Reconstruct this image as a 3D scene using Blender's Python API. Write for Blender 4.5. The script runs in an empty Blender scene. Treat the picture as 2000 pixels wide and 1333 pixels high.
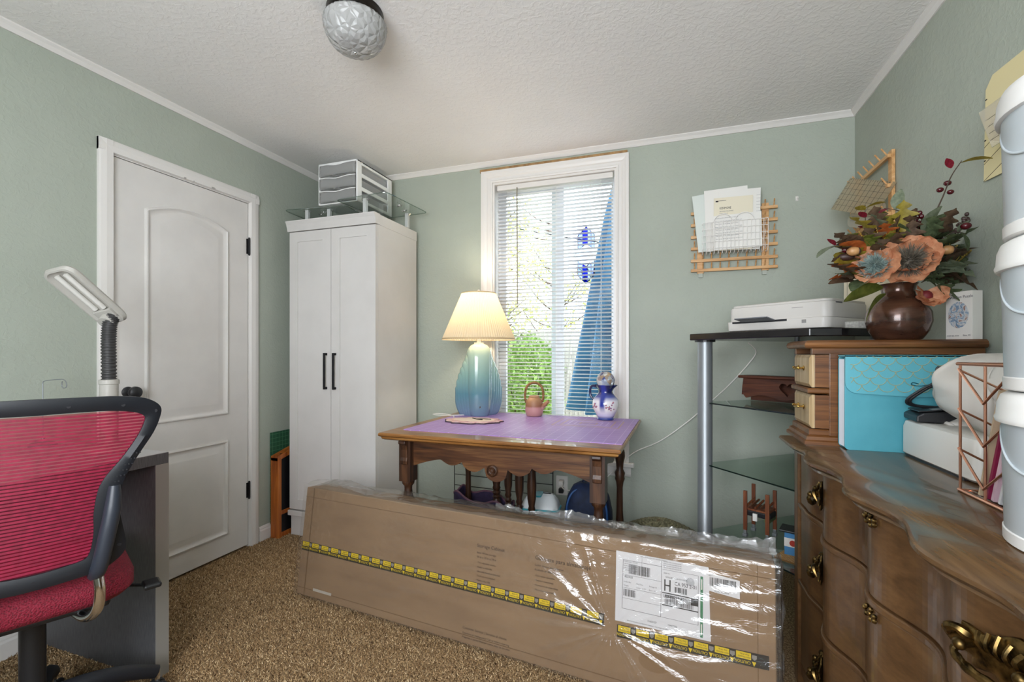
import bpy, math, random
import numpy as np
from mathutils import Matrix, Vector
random.seed(7)
rng = np.random.default_rng(7)
R = math.radians
PI = math.pi
S = bpy.context.scene
C = S.collection

# ---------------------------------------------------------------- camera
cd = bpy.data.cameras.new('camera'); cam = bpy.data.objects.new('camera', cd); C.objects.link(cam)
cd.sensor_width = 36; cd.lens = 905 / 2000 * 36; cd.shift_y = 23.5 / 2000; cd.clip_start = .02
cam.location = (0, 0, 1.145); cam.rotation_euler = (R(90), 0, R(18.8)); S.camera = cam

# ---------------------------------------------------------------- world, daylight, exposure
S.view_settings.view_transform = 'Standard'; S.view_settings.look = 'None'
S.view_settings.gamma = 1; S.view_settings.use_curve_mapping = False
S.view_settings.exposure = 0.1
S.cycles.use_denoising = True
S.cycles.max_bounces = 8; S.cycles.transparent_max_bounces = 24; S.cycles.diffuse_bounces = 5
S.cycles.sample_clamp_indirect = 6
S.cycles.caustics_reflective = False; S.cycles.caustics_refractive = False
W = bpy.data.worlds.new('sky'); S.world = W; W.use_nodes = True
wn = W.node_tree.nodes; wl = W.node_tree.links
bg = wn['Background']
bg.inputs[0].default_value = (.80, .90, 1.0, 1); bg.inputs[1].default_value = 6.0

def lamp(name, kind, loc, energy, col=(1, 1, 1), rot=(0, 0, 0), **k):
    l = bpy.data.lights.new(name, kind); l.energy = energy; l.color = col
    for a, v in k.items(): setattr(l, a, v)
    o = bpy.data.objects.new(name, l); C.objects.link(o); o.location = loc; o.rotation_euler = rot
    return o
sun = lamp('sun', 'SUN', (4, 9, 6), 3.2, (1, .95, .86), (R(52), 0, R(62)), angle=R(1.0))
# daylight entering by the window in view
win_a = lamp('daylight_window_view', 'AREA', (-.695, 2.955, 1.38), 1, (1, 1, 1), (R(-90), 0, 0), shape='RECTANGLE', size=.80, size_y=1.76); win_a.data.cycles.is_portal = True
# fill light at an unseen window added in the wall behind the camera
rear_fill = lamp('fill_behind_camera', 'AREA', (-.30, -.93, 1.5), 50, (.98, .98, 1), (R(90), 0, 0), shape='RECTANGLE', size=1.6, size_y=1.2)

# ---------------------------------------------------------------- materials
def lin(c):
    if isinstance(c, str):
        c = tuple(int(c[i:i + 2], 16) / 255 for i in (0, 2, 4))
    return tuple((x / 12.92 if x <= .04045 else ((x + .055) / 1.055) ** 2.4) for x in c) + (1,)
class NT:
    def __init__(s, name):
        s.m = bpy.data.materials.new(name); s.m.use_nodes = True; s.t = s.m.node_tree
        s.b = s.t.nodes['Principled BSDF']; s.out = s.t.nodes['Material Output']
    def n(s, ty, **k):
        nd = s.t.nodes.new('ShaderNode' + ty)
        for a, v in k.items():
            if a in nd.inputs: nd.inputs[a].default_value = v
            else: setattr(nd, a, v)
        return nd
    def l(s, a, b): s.t.links.new(a, b)
    def coord(s, scale=(1, 1, 1), kind='Object', rot=(0, 0, 0)):
        c = s.n('TexCoord'); m = s.n('Mapping'); m.inputs['Scale'].default_value = scale; m.inputs['Rotation'].default_value = rot
        s.l(c.outputs[kind], m.inputs[0]); return m.outputs[0]
    def noise(s, vec, scale=5, detail=4, rough=.55, dist=0):
        nd = s.n('TexNoise'); nd.inputs['Scale'].default_value = scale; nd.inputs['Detail'].default_value = detail
        nd.inputs['Roughness'].default_value = rough; nd.inputs['Distortion'].default_value = dist
        s.l(vec, nd.inputs['Vector']); return nd
    def ramp(s, fac, stops):
        r = s.n('ValToRGB'); e = r.color_ramp.elements
        while len(e) < len(stops): e.new(.5)
        for el, (p, c) in zip(e, stops): el.position = p; el.color = lin(c) if len(c) != 4 or isinstance(c, str) else c
        s.l(fac, r.inputs[0]); return r.outputs[0]
    def bump(s, h, strength=.3, dist=.01):
        b = s.n('Bump'); b.inputs['Strength'].default_value = strength; b.inputs['Distance'].default_value = dist
        s.l(h, b.inputs['Height']); s.l(b.outputs[0], s.b.inputs['Normal']); return b
def P(nt, **k):
    mp = dict(col='Base Color', rough='Roughness', metal='Metallic', spec='Specular IOR Level', trans='Transmission Weight', ior='IOR', coat='Coat Weight',
              sheen='Sheen Weight', emc='Emission Color', ems='Emission Strength', alpha='Alpha', sss='Subsurface Weight', aniso='Anisotropic')
    for a, v in k.items():
        nt.b.inputs[mp[a]].default_value = lin(v) if a in ('col', 'emc') else v
def plain(name, col, rough=.5, bump=None, **k):
    t = NT(name); P(t, col=col, rough=rough, **k)
    if bump:
        nz = t.noise(t.coord(), bump[0], 4); t.bump(nz.outputs[0], bump[1], bump[2] if len(bump) > 2 else .004)
    return t.m
def mottled(name, c1, c2, scale=8, rough=.5, lo=.35, hi=.65, bump=None, kind='Object', **k):
    t = NT(name); P(t, rough=rough, **k)
    nz = t.noise(t.coord(kind=kind), scale, 5); t.l(t.ramp(nz.outputs[0], [(lo, c1), (hi, c2)]), t.b.inputs['Base Color'])
    if bump:
        b = t.noise(t.coord(kind=kind), bump[0], 4); t.bump(b.outputs[0], bump[1], bump[2] if len(bump) > 2 else .004)
    return t.m
def wood(name, dark, mid, light, axis='X', scale=1.0, rough=.4, coat=0, strength=.15, figure=1.0):
    t = NT(name); P(t, rough=rough, coat=coat)
    sc = {'X': (.9, 9, 9), 'Y': (9, .9, 9), 'Z': (9, 9, .9)}[axis]
    v = t.coord(tuple(x * scale for x in sc))
    big = t.noise(v, 1.6 * figure, 3, .5, 1.3)
    fine = t.noise(t.coord(tuple(x * scale * (9 if x > 2 else 2.2) for x in sc)), 2.0, 3, .6)
    mx = t.n('Math', operation='MULTIPLY_ADD'); t.l(fine.outputs[0], mx.inputs[0]); mx.inputs[1].default_value = .5; t.l(big.outputs[0], mx.inputs[2])
    col = t.ramp(mx.outputs[0], [(.50, dark), (.72, mid), (.95, light)])
    t.l(col, t.b.inputs['Base Color']); t.bump(fine.outputs[0], strength, .002)
    return t.m
def thin(name, tint, gloss=.06, rough=.02, haze=0.0, hazecol='ffffff', edge=.6, crinkle=None):
    """clear sheet: transparent with a fresnel reflection and a little diffuse haze"""
    t = NT(name); t.t.nodes.remove(t.b)
    tr = t.n('BsdfTransparent'); tr.inputs[0].default_value = lin(tint)
    gl = t.n('BsdfGlossy'); gl.inputs['Roughness'].default_value = rough
    if crinkle:
        cn = t.noise(t.coord(crinkle[0]), crinkle[1], 3, .6, 1.8); rg = t.n('Math', operation='ABSOLUTE'); sb_ = t.n('Math', operation='SUBTRACT'); t.l(cn.outputs[0], sb_.inputs[0]); sb_.inputs[1].default_value = .5; t.l(sb_.outputs[0], rg.inputs[0])
        bp_ = t.n('Bump'); bp_.inputs['Strength'].default_value = crinkle[2]; bp_.inputs['Distance'].default_value = crinkle[3]; t.l(rg.outputs[0], bp_.inputs['Height']); t.l(bp_.outputs[0], gl.inputs['Normal'])
    lw = t.n('LayerWeight'); lw.inputs[0].default_value = .5; pw = t.n('Math', operation='POWER'); t.l(lw.outputs['Facing'], pw.inputs[0]); pw.inputs[1].default_value = 4
    sc = t.n('Math', operation='MULTIPLY_ADD'); t.l(pw.outputs[0], sc.inputs[0]); sc.inputs[1].default_value = edge; sc.inputs[2].default_value = gloss; sc.use_clamp = True
    mx = t.n('MixShader'); t.l(sc.outputs[0], mx.inputs[0]); t.l(gl.outputs[0], mx.inputs[2])
    if haze:
        df = t.n('BsdfDiffuse'); df.inputs[0].default_value = lin(hazecol)
        tl = t.n('BsdfTranslucent'); tl.inputs[0].default_value = lin(hazecol)
        m0 = t.n('MixShader'); m0.inputs[0].default_value = .5; t.l(df.outputs[0], m0.inputs[1]); t.l(tl.outputs[0], m0.inputs[2])
        m2 = t.n('MixShader'); m2.inputs[0].default_value = haze; t.l(tr.outputs[0], m2.inputs[1]); t.l(m0.outputs[0], m2.inputs[2])
        t.l(m2.outputs[0], mx.inputs[1])
    else: t.l(tr.outputs[0], mx.inputs[1])
    t.l(mx.outputs[0], t.out.inputs[0]); return t.m

M = {}
def wallpaint(name, c1, c2, rel=.22):
    t = NT(name); P(t, rough=.62, spec=.35)
    v = t.coord(); nz = t.noise(v, 3, 3); t.l(t.ramp(nz.outputs[0], [(.3, c1), (.7, c2)]), t.b.inputs['Base Color'])
    a = t.noise(v, 46, 3, .55, .6); b = t.noise(v, 130, 2)
    r = t.n('MapRange'); r.inputs['From Min'].default_value = .45; r.inputs['From Max'].default_value = .62; t.l(a.outputs[0], r.inputs[0])
    mx = t.n('Math', operation='MULTIPLY_ADD'); t.l(b.outputs[0], mx.inputs[0]); mx.inputs[1].default_value = .35; t.l(r.outputs[0], mx.inputs[2])
    t.bump(mx.outputs[0], rel, .0028); return t.m
M['sage'] = wallpaint('sage_wall_paint', 'a5aca0', 'abb2a6')
M['ceil'] = wallpaint('ceiling_paint', 'e9e7e5', 'edebe9', .30)
M['white'] = plain('white_trim_paint', 'dedbd7', .38, (14, .06))
M['doorwhite'] = mottled('white_door_paint', 'd3d0cc', 'd9d6d2', 6, .4, bump=(60, .04, .002))
M['cabwhite'] = mottled('white_cabinet_laminate', 'cfccc9', 'd4d1ce', 5, .42)
M['vinyl'] = plain('white_vinyl', 'd9dade', .4)
M['black'] = plain('black_metal', '17161a', .45, metal=.3)
M['blackpl'] = plain('black_plastic', '1c1d20', .42)
M['navyfr'] = plain('blue_black_plastic', '15181f', .45, (300, .08, .001))
M['chrome'] = plain('chrome', 'd8d8da', .12, metal=1)
M['steel'] = plain('brushed_silver', '8f9498', .42, metal=.55)
M['brass'] = mottled('aged_brass', '2c2416', '8e7446', 60, .38, metal=1)
M['gold'] = plain('bright_brass', 'd0ad62', .25, metal=1)
M['copper'] = plain('rose_gold_wire', 'c58f76', .28, metal=.95)
M['oak'] = wood('oak_table_top', '5f3c1c', '8a5c2e', 'a87a45', 'X', 1.2, .32, .25)
M['oakdark'] = wood('dark_oak_apron', '2e1b10', '55331c', '74502f', 'X', 1.5, .42)
M['oakleg'] = wood('dark_oak_leg', '20130c', '3c2416', '5a3a24', 'Z', 1.6, .42, .0)
M['dress'] = wood('walnut_dresser_front', '46301c', '5a3f26', '6a4d30', 'Y', .9, .30, .3, .04, 1.3)
M['dresstop'] = wood('walnut_dresser_top', '412c1a', '584027', '6b5134', 'Y', .8, .27, .3, .03, 1.5)
M['hutch'] = wood('oak_hutch', '3f2511', '663f1f', '83572e', 'X', 1.3, .35, .2)
M['hutchface'] = wood('window_lit_oak_face', '8f7350', 'b39970', 'cbb592', 'Z', 1.4, .38, .2)  # drawer fronts coloured paler than the hutch for window light on them
M['pine'] = wood('pine_slat', 'b07f4a', 'cf9f68', 'ddb584', 'X', 1.6, .5)
M['orange'] = wood('orange_stained_wood', '7a3a10', 'a4561c', 'bc6f2e', 'Z', 1.8, .4)
M['plaque'] = wood('red_brown_plaque_wood', '2d140c', '4a2415', '61351f', 'X', 2, .5)
M['paper'] = plain('white_paper', 'e6e4df', .7)
M['cream'] = plain('cream_paper', 'e4dcc6', .7)
M['ink'] = plain('black_ink', '1d1d22', .7)
M['greyink'] = plain('grey_ink', '77767a', .7)
M['glass'] = thin('window_glass', 'f8fbfa', .004, edge=.3)
M['acryl'] = thin('clear_acrylic', 'f7fbf9', .04, .03, .03)
M['shelfglass'] = thin('green_tinted_shelf_glass', 'e0eae5', .05)
M['glassedge'] = plain('dark_glass_edge', '10221f', .15)
M['plastic_clear'] = thin('cloudy_clear_plastic', 'f4f4f4', .04, .12, .30, 'f2f2f2')

# ---------------------------------------------------------------- mesh helpers
class MB:
    def __init__(s): s.v = []; s.f = []
    def add(s, vs, fs, M_=None):
        o = len(s.v)
        if M_ is not None: vs = [tuple(M_ @ Vector(p)) for p in vs]
        s.v += [tuple(p) for p in vs]; s.f += [tuple(i + o for i in f) for f in fs]; return s
    def box(s, a, b, M_=None):
        x0, y0, z0 = a; x1, y1, z1 = b
        return s.add([(x0, y0, z0), (x1, y0, z0), (x1, y1, z0), (x0, y1, z0), (x0, y0, z1), (x1, y0, z1), (x1, y1, z1), (x0, y1, z1)],
                     [(3, 2, 1, 0), (4, 5, 6, 7), (0, 1, 5, 4), (1, 2, 6, 5), (2, 3, 7, 6), (3, 0, 4, 7)], M_)
    def cbox(s, c, d, M_=None):
        return s.box([c[i] - d[i] / 2 for i in range(3)], [c[i] + d[i] / 2 for i in range(3)], M_)
    def prism(s, pts, a, b, axis='z', M_=None):
        n = len(pts)
        def p(q, h): return {'z': (q[0], q[1], h), 'y': (q[0], h, q[1]), 'x': (h, q[0], q[1])}[axis]
        vs = [p(q, a) for q in pts] + [p(q, b) for q in pts]
        fs = [tuple(range(n))[::-1], tuple(range(n, 2 * n))] + [(i, (i + 1) % n, n + (i + 1) % n, n + i) for i in range(n)]
        return s.add(vs, fs, M_)
    def rings(s, rs, close=True, cap0=True, cap1=True, M_=None):
        n = len(rs[0]); vs = [p for r in rs for p in r]; fs = []
        for k in range(len(rs) - 1):
            for i in range(n if close else n - 1):
                j = (i + 1) % n; fs.append((k * n + i, k * n + j, (k + 1) * n + j, (k + 1) * n + i))
        if cap0 and close: fs.append(tuple(range(n))[::-1])
        if cap1 and close: fs.append(tuple(range((len(rs) - 1) * n, len(rs) * n)))
        return s.add(vs, fs, M_)
    def lathe(s, prof, n=24, c=(0, 0, 0), M_=None, fn=None):
        rs = []
        for r, z in prof:
            rr = []
            for i in range(n):
                a = 2 * PI * i / n; q = r * (fn(a, z) if fn else 1); rr.append((c[0] + q * math.cos(a), c[1] + q * math.sin(a), c[2] + z))
            rs.append(rr)
        return s.rings(rs, M_=M_)
    def tube(s, pts, r, n=8, closed=False, M_=None, flat=1.0):
        pts = [Vector(p) for p in pts]; m = len(pts); rs = []
        rad = r if isinstance(r, (list, tuple)) else [r] * m
        up = None
        for i in range(m):
            if closed: d = pts[(i + 1) % m] - pts[i - 1]
            else: d = pts[min(i + 1, m - 1)] - pts[max(i - 1, 0)]
            d.normalize()
            if up is None:
                up = Vector((0, 0, 1)) if abs(d.z) < .9 else Vector((1, 0, 0))
            u = (up - d * up.dot(d)); u.normalize(); w = d.cross(u); up = u
            rs.append([tuple(pts[i] + (u * math.cos(2 * PI * k / n) + w * math.sin(2 * PI * k / n) * flat) * rad[i]) for k in range(n)])
        if closed: rs.append(rs[0])
        return s.rings(rs, cap0=not closed, cap1=not closed, M_=M_)
    def grid(s, fn, nu, nv, M_=None, wrap=False):
        vs = [fn(i / (nu - (0 if wrap else 1)), j / (nv - 1)) for j in range(nv) for i in range(nu)]
        fs = [(j * nu + i, j * nu + (i + 1) % nu, (j + 1) * nu + (i + 1) % nu, (j + 1) * nu + i) for j in range(nv - 1) for i in range(nu if wrap else nu - 1)]
        return s.add(vs, fs, M_)
    def ball(s, c, r, n=10, m=6, sc=(1, 1, 1), M_=None):
        rs = []
        for j in range(1, m):
            t = PI * j / m
            rs.append([(c[0] + r * sc[0] * math.sin(t) * math.cos(2 * PI * i / n), c[1] + r * sc[1] * math.sin(t) * math.sin(2 * PI * i / n), c[2] - r * sc[2] * math.cos(t)) for i in range(n)])
        o = len(s.v); s.rings(rs, cap0=False, cap1=False, M_=M_)
        b = (c[0], c[1], c[2] - r * sc[2]); t_ = (c[0], c[1], c[2] + r * sc[2])
        if M_ is not None: b = tuple(M_ @ Vector(b)); t_ = tuple(M_ @ Vector(t_))
        k = len(s.v); s.v += [b, t_]; L = o + (m - 2) * n
        s.f += [(k, o + (i + 1) % n, o + i) for i in range(n)] + [(k + 1, L + i, L + (i + 1) % n) for i in range(n)]
        return s
    def mesh(s, name):
        me = bpy.data.meshes.new(name); me.from_pydata(s.v, [], s.f); me.update(); return me
    def build(s, name, m, parent=None, smooth=False, bevel=0, solid=0, sub=0, seg=2, label=None, kind=None, loc=None, rot=None, flip=True):
        me = s.mesh(name)
        return obj(name, me, m, parent, smooth, bevel, solid, sub, seg, label, kind, loc, rot, flip)
def obj(name, me, m, parent=None, smooth=False, bevel=0, solid=0, sub=0, seg=2, label=None, kind=None, loc=None, rot=None, flip=True):
    if isinstance(m, str): m = M[m]
    if not me.materials: me.materials.append(m)
    o = bpy.data.objects.new(name, me); C.objects.link(o)
    if flip and me.users == 1:
        import bmesh
        bm = bmesh.new(); bm.from_mesh(me); bmesh.ops.recalc_face_normals(bm, faces=bm.faces); bm.to_mesh(me); bm.free()
    if smooth:
        me.polygons.foreach_set('use_smooth', [True] * len(me.polygons))
        if smooth != 'all': me.set_sharp_from_angle(angle=R(42))
    if parent is not None: o.parent = parent
    if solid:
        md = o.modifiers.new('solid', 'SOLIDIFY'); md.thickness = solid; md.offset = 0
    if bevel:
        md = o.modifiers.new('bevel', 'BEVEL'); md.width = bevel; md.segments = seg; md.limit_method = 'ANGLE'; md.angle_limit = R(50)
    if sub:
        md = o.modifiers.new('sub', 'SUBSURF'); md.levels = sub; md.render_levels = sub
    if label: o['label'] = label
    if kind: o['kind'] = kind
    if loc: o.location = loc
    if rot: o.rotation_euler = rot
    return o
def dupe(o, parent=None, loc=None, rot=None, scale=None):
    c = o.copy(); C.objects.link(c); c.parent = parent if parent is not None else o.parent
    if loc is not None: c.location = loc
    if rot is not None: c.rotation_euler = rot
    if scale is not None: c.scale = scale
    return c
def tag(o, label, cat, group=None):
    o['label'] = label; o['category'] = cat
    if group: o['group'] = group
    return o
def thing(name, label, cat, loc=(0, 0, 0), rz=0, group=None, rot=None):
    o = bpy.data.objects.new(name, None); C.objects.link(o); o.location = loc; o.rotation_euler = rot or (0, 0, rz); o.empty_display_size = .05
    return tag(o, label, cat, group)
def struct(o, label=None):
    o['kind'] = 'structure'
    if label: o['label'] = label
    return o
def text(body, size, m, parent, loc, rot=(0, 0, 0), name='lettering', align='LEFT', ext=.0002, sx=1.0):
    cu = bpy.data.curves.new(name, 'FONT'); cu.body = body; cu.size = size; cu.align_x = align; cu.extrude = ext; cu.resolution_u = 2
    cu.materials.append(M[m] if isinstance(m, str) else m)
    o = bpy.data.objects.new(name, cu); C.objects.link(o); o.parent = parent; o.location = loc; o.rotation_euler = rot; o.scale = (sx, 1, 1)
    return o
def rrect(x0, y0, x1, y1, r, n=4):
    out = []
    for cx, cy, a0 in ((x1 - r, y1 - r, 0), (x0 + r, y1 - r, 90), (x0 + r, y0 + r, 180), (x1 - r, y0 + r, 270)):
        for k in range(n + 1):
            a = R(a0 + 90 * k / n); out.append((cx + r * math.cos(a), cy + r * math.sin(a)))
    return out
def smoothpath(pts, n=6):
    """Catmull-Rom through the points"""
    P_ = [Vector(p) for p in pts]; out = []
    for i in range(len(P_) - 1):
        a = P_[max(i - 1, 0)]; b = P_[i]; c = P_[i + 1]; d = P_[min(i + 2, len(P_) - 1)]
        for k in range(n):
            t = k / n; out.append(.5 * ((2 * b) + (c - a) * t + (2 * a - 5 * b + 4 * c - d) * t * t + (3 * b - a - 3 * c + d) * t ** 3))
    out.append(P_[-1]); return out
def noise3(x, y, z=0.0):
    from mathutils import noise as N
    return N.noise(Vector((x, y, z)))
# ================================================================ THE ROOM
XL, XR, YF, YB, H = -2.36, .90, -.95, 2.82, 2.39
T = .12
# floor and carpet
cm = NT('frieze_carpet'); P(cm, rough=.95, spec=.1)
_v = cm.coord(); _n = cm.noise(_v, 150, 3, .7); _b = cm.noise(_v, 2.2, 3)
_c = cm.ramp(_n.outputs[0], [(.33, '4c3a28'), (.5, '92785a'), (.64, 'c2a884')])
cm.l(_c, cm.b.inputs['Base Color']); cm.bump(_n.outputs[0], .9, .012)
fl = struct(MB().box((XL - T, YF - T, -.1), (XR + T, YB + T, 0)).build('floor', cm.m), 'brown and beige carpeted floor')
pm = NT('carpet_tufts'); P(pm, rough=.95, spec=.1)
_a = pm.n('Attribute', attribute_name='shade'); pm.l(pm.ramp(_a.outputs['Fac'], [(.0, '4a3522'), (.30, '9a7a56'), (.70, 'c8a97e'), (1., 'ecd4ac')]), pm.b.inputs['Base Color'])
def pile():
    sp = .0072
    xs, ys = np.meshgrid(np.arange(XL + .005, .55, sp), np.arange(.15, 2.45, sp)); x = xs.ravel(); y = ys.ravel()
    a = R(18.8); d = -x * math.sin(a) + y * math.cos(a); l = x * math.cos(a) + y * math.sin(a)
    k = (d > 1.38) & (np.abs(l / d) < 1.25) & ~((x > -1.55) & (y > 1.80)) & ~((x > .30) & (y < 1.9))
    x, y = x[k], y[k]; n = len(x)
    x = x + rng.normal(0, .002, n); y = y + rng.normal(0, .002, n)
    h = rng.uniform(.006, .011, n); lean = rng.normal(0, .006, (n, 2)); w = rng.uniform(.0016, .0028, n)
    th = rng.uniform(0, 2 * PI, n)
    V = np.zeros((n, 4, 3))
    for q in range(3):
        V[:, q, 0] = x + w * np.cos(th + q * 2.094); V[:, q, 1] = y + w * np.sin(th + q * 2.094); V[:, q, 2] = -.001
    V[:, 3, 0] = x + lean[:, 0]; V[:, 3, 1] = y + lean[:, 1]; V[:, 3, 2] = h
    F_ = (np.arange(n)[:, None, None] * 4 + np.array([[0, 1, 3], [1, 2, 3], [2, 0, 3]])[None]).reshape(-1)
    me = bpy.data.meshes.new('carpet_pile'); me.vertices.add(n * 4); me.vertices.foreach_set('co', V.ravel())
    me.loops.add(n * 9); me.loops.foreach_set('vertex_index', F_); me.polygons.add(n * 3)
    me.polygons.foreach_set('loop_start', np.arange(0, n * 9, 3)); me.polygons.foreach_set('loop_total', np.full(n * 3, 3))
    me.update(calc_edges=True)
    at = me.attributes.new('shade', 'FLOAT', 'POINT'); g = np.clip(rng.normal(.48, .27, n), 0, 1); at.data.foreach_set('value', np.repeat(g, 4))
    o = obj('carpet_pile', me, pm.m, fl, kind='stuff', flip=False); return o
pile()
struct(MB().box((XL - T, YF - T, H), (XR + T, YB + T, H + .1)).build('ceiling', 'ceil'))
# walls
D0, D1, DZ = 1.386, 2.092, 2.03
m = MB(); m.box((XL - T, YF - T, 0), (XL, D0 - .012, H)); m.box((XL - T, D1 + .012, 0), (XL, YB + T, H)); m.box((XL - T, D0 - .012, DZ + .012), (XL, D1 + .012, H))
struct(m.build('wall_left', 'sage'))
struct(MB().box((XR, YF - T, 0), (XR + T, YB + T, H)).build('wall_right', 'sage'))
WX0, WX1, WZ0, WZ1 = -1.092, -.301, .50, 2.252
m = MB(); m.box((XL, YB, 0), (WX0, YB + T, H)); m.box((WX1, YB, 0), (XR, YB + T, H)); m.box((WX0, YB, 0), (WX1, YB + T, WZ0)); m.box((WX0, YB, WZ1), (WX1, YB + T, H))
wb = struct(m.build('wall_back', 'sage'))
m = MB(); m.box((XL, YF - T, 0), (-1.14, YF, H)); m.box((.54, YF - T, 0), (XR, YF, H)); m.box((-1.14, YF - T, 0), (.54, YF, .85)); m.box((-1.14, YF - T, 2.15), (.54, YF, H))
struct(m.build('wall_front', 'sage'))
w2 = struct(bpy.data.objects.new('added_fill_window', None)); C.objects.link(w2); w2.location = (-.30, YF, .85)  # unseen window, added as the opening for the rear fill
m = MB()
for x in (-.89, .84): m.box((x, -.02, -.06), (x + .05, .015, 1.36))
m.box((-.89, -.02, 1.30), (.89, .015, 1.36)); m.box((-.89, -.02, -.06), (.89, .02, 0)); m.box((-.015, -.1, 0), (.015, -.06, 1.3))
m.build('fill_window_frame', 'white', w2)
# ceiling cove trim, with the wobble of hand-taped edges
def cove(name, p0, p1, inward):
    n = 60; m = MB(); rs = []
    for i in range(n + 1):
        t = i / n; x = p0[0] + (p1[0] - p0[0]) * t; y = p0[1] + (p1[1] - p0[1]) * t
        w = .0022 * noise3(x * 9, y * 9, 3); d = .030 + w; e = .026 + .002 * noise3(x * 7, y * 7, 8)
        ix, iy = inward
        rs.append([(x, y, H), (x, y, H - d), (x + ix * .006, y + iy * .006, H - d), (x + ix * .016, y + iy * .016, H - d * .5), (x + ix * e, y + iy * e, H - .005), (x + ix * e, y + iy * e, H)])
    m.rings(rs); return struct(m.build(name, 'white'))
cove('trim_1', (XL, YF), (XL, YB), (1, 0)); cove('trim_2', (XL, YB), (XR, YB), (0, -1)); cove('trim_3', (XR, YF), (XR, YB), (-1, 0))
# baseboards
bp = [(0, 0), (.014, 0), (.014, .062), (.010, .070), (.010, .076), (.004, .088), (0, .088)]
m = MB(); pr = [(XL + a, b) for a, b in bp]
for y0, y1 in ((YF, 1.331), (2.164, YB)): m.prism(pr, y0, y1, 'y')
struct(m.build('baseboard_left', 'white'))
m = MB(); m.prism([(YB - a, b) for a, b in bp], XL, XR, 'x'); struct(m.build('baseboard_back', 'white'))
m = MB(); m.prism([(XR - a, b) for a, b in bp], YF, YB, 'y'); struct(m.build('baseboard_right', 'white'))
# ---- door
dr = struct(bpy.data.objects.new('door_1', None)); C.objects.link(dr); dr.location = (XL, D0, 0)
DW = D1 - D0
slab = MB().box((-.036, .002, .012), (-.002, DW - .002, DZ - .002)).build('door_slab', 'doorwhite', dr, bevel=.0015)
def contour(y0, y1, z0, z1, arch, off, n=18):
    y0 += off; y1 -= off; z0 += off; out = [(y0, z0), (y1, z0)]
    zs = z1 - off - arch * (1 - off * 1.5)
    for k in range(n + 1):
        t = k / n; y = y1 + (y0 - y1) * t; out.append((y, zs + arch * (1 - (2 * t - 1) ** 2)))
    return out
def panel(y0, y1, z0, z1, arch, nm):
    prof = [(0, .0), (.003, .011), (.009, .013), (.014, .008), (.022, .0015), (.032, .0018), (.062, .011), (.066, .0115)]
    rs = []
    for off, h in prof: rs.append([(-.002 + h, y, z) for y, z in contour(y0, y1, z0, z1, arch, off)])
    MB().rings(rs, cap0=False).build(nm, 'doorwhite', dr, smooth=True)
panel(.135, DW - .135, .80, 1.885, .052, 'door_panel'); panel(.135, DW - .135, .125, .655, .0, 'door_panel')
MB().box((-.10, -.01, 0), (-.042, DW + .01, DZ + .01)).build('door_backing', 'black', dr)
m = MB(); cp = [(0, 0), (.018, .004), (.019, .030), (.015, .05), (.012, .058), (0, .058)]   # casing profile: depth, width
def jamb(y_in, sgn): return [(a, y_in + sgn * (.058 - b)) for a, b in cp]
for yi, sg, nm in ((-.002, -1, 'door_casing'), (DW + .004, 1, 'door_casing')):
    MB().prism([(a, yi + sg * b) for a, b in cp], 0, DZ + .06, 'z').build(nm, 'white', dr)
MB().prism([(a, DZ + .004 + b) for a, b in cp], -.060, DW + .062, 'y').build('door_casing', 'white', dr)
m = MB()
m.box((-.04, -.011, 0), (0, -.002, DZ + .004)); m.box((-.04, DW + .002, 0), (0, DW + .011, DZ + .004)); m.box((-.04, -.011, DZ + .001), (0, DW + .011, DZ + .010))
m.build('door_jamb', 'white', dr)
for z in (.335, 1.775):
    h = MB(); h.tube([(.006, DW + .001, z - .045), (.006, DW + .001, z + .045)], .0065, 10); h.box((-.002, DW - .012, z - .044), (.0035, DW, z + .044)); h.ball((.006, DW + .001, z + .048), .006); h.ball((.006, DW + .001, z - .048), .006)
    h.build('hinge', 'black', dr, smooth=True)
k = MB(); Mx = Matrix.Translation((0, .062, .965)) @ Matrix.Rotation(R(90), 4, 'Y')
k.lathe([(.025, -.002), (.025, .004), (.021, .007), (.012, .010), (.011, .030), (.022, .036), (.0275, .048), (.026, .060), (.016, .068), (.001, .070)], 24, M_=Mx)
k.build('door_knob', 'blackpl', dr, smooth=True)
pt = MB()
for y, w in ((.31, .011), (.36, .004), (.46, .016), (.475, .007)): pt.box((.0185, y, DZ + .004), (.0193, y + w, DZ + .011 + w * .2))
pt.build('chipped_paint', plain('bare_primer', 'a5a19c', .8), dr)
# ---- window in view
wi = struct(bpy.data.objects.new('window_1', None)); C.objects.link(wi); wi.location = (0, YB, 0)
cw = .074; prof = [(0, 0), (-.012, 0), (-.014, .010), (-.010, .014), (-.011, .030), (-.016, .036), (-.020, .050), (-.024, .058), (-.024, .074), (0, .074)]   # y depth, outward
def mitre(inner0, inner1, along):
    m = MB(); r0 = []; r1 = []
    for d, o in prof:
        if along == 'top': r0.append((WX0 - o, d, WZ1 + o)); r1.append((WX1 + o, d, WZ1 + o))
        elif along == 'l': r0.append((WX0 - o, d, WZ0)); r1.append((WX0 - o, d, WZ1 + o))
        else: r0.append((WX1 + o, d, WZ0)); r1.append((WX1 + o, d, WZ1 + o))
    m.rings([r0, r1]); m.build('window_casing', 'white', wi)
for al in ('top', 'l', 'r'): mitre(0, 0, al)
MB().box((WX0 - cw - .012, -.012, WZ1 + cw), (WX1 + cw - .01, -.001, WZ1 + cw + .020)).build('raw_wood_strip', mottled('raw_plywood_edge', '8a6a45', 'b08d60', 30, .8), wi)
m = MB(); m.box((WX0 - .104, -.045, WZ0 - .025), (WX1 + .104, .0, WZ0)); m.box((WX0, 0, WZ0 - .02), (WX1, .09, WZ0))
m.build('window_sill', 'white', wi, bevel=.004)
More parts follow.
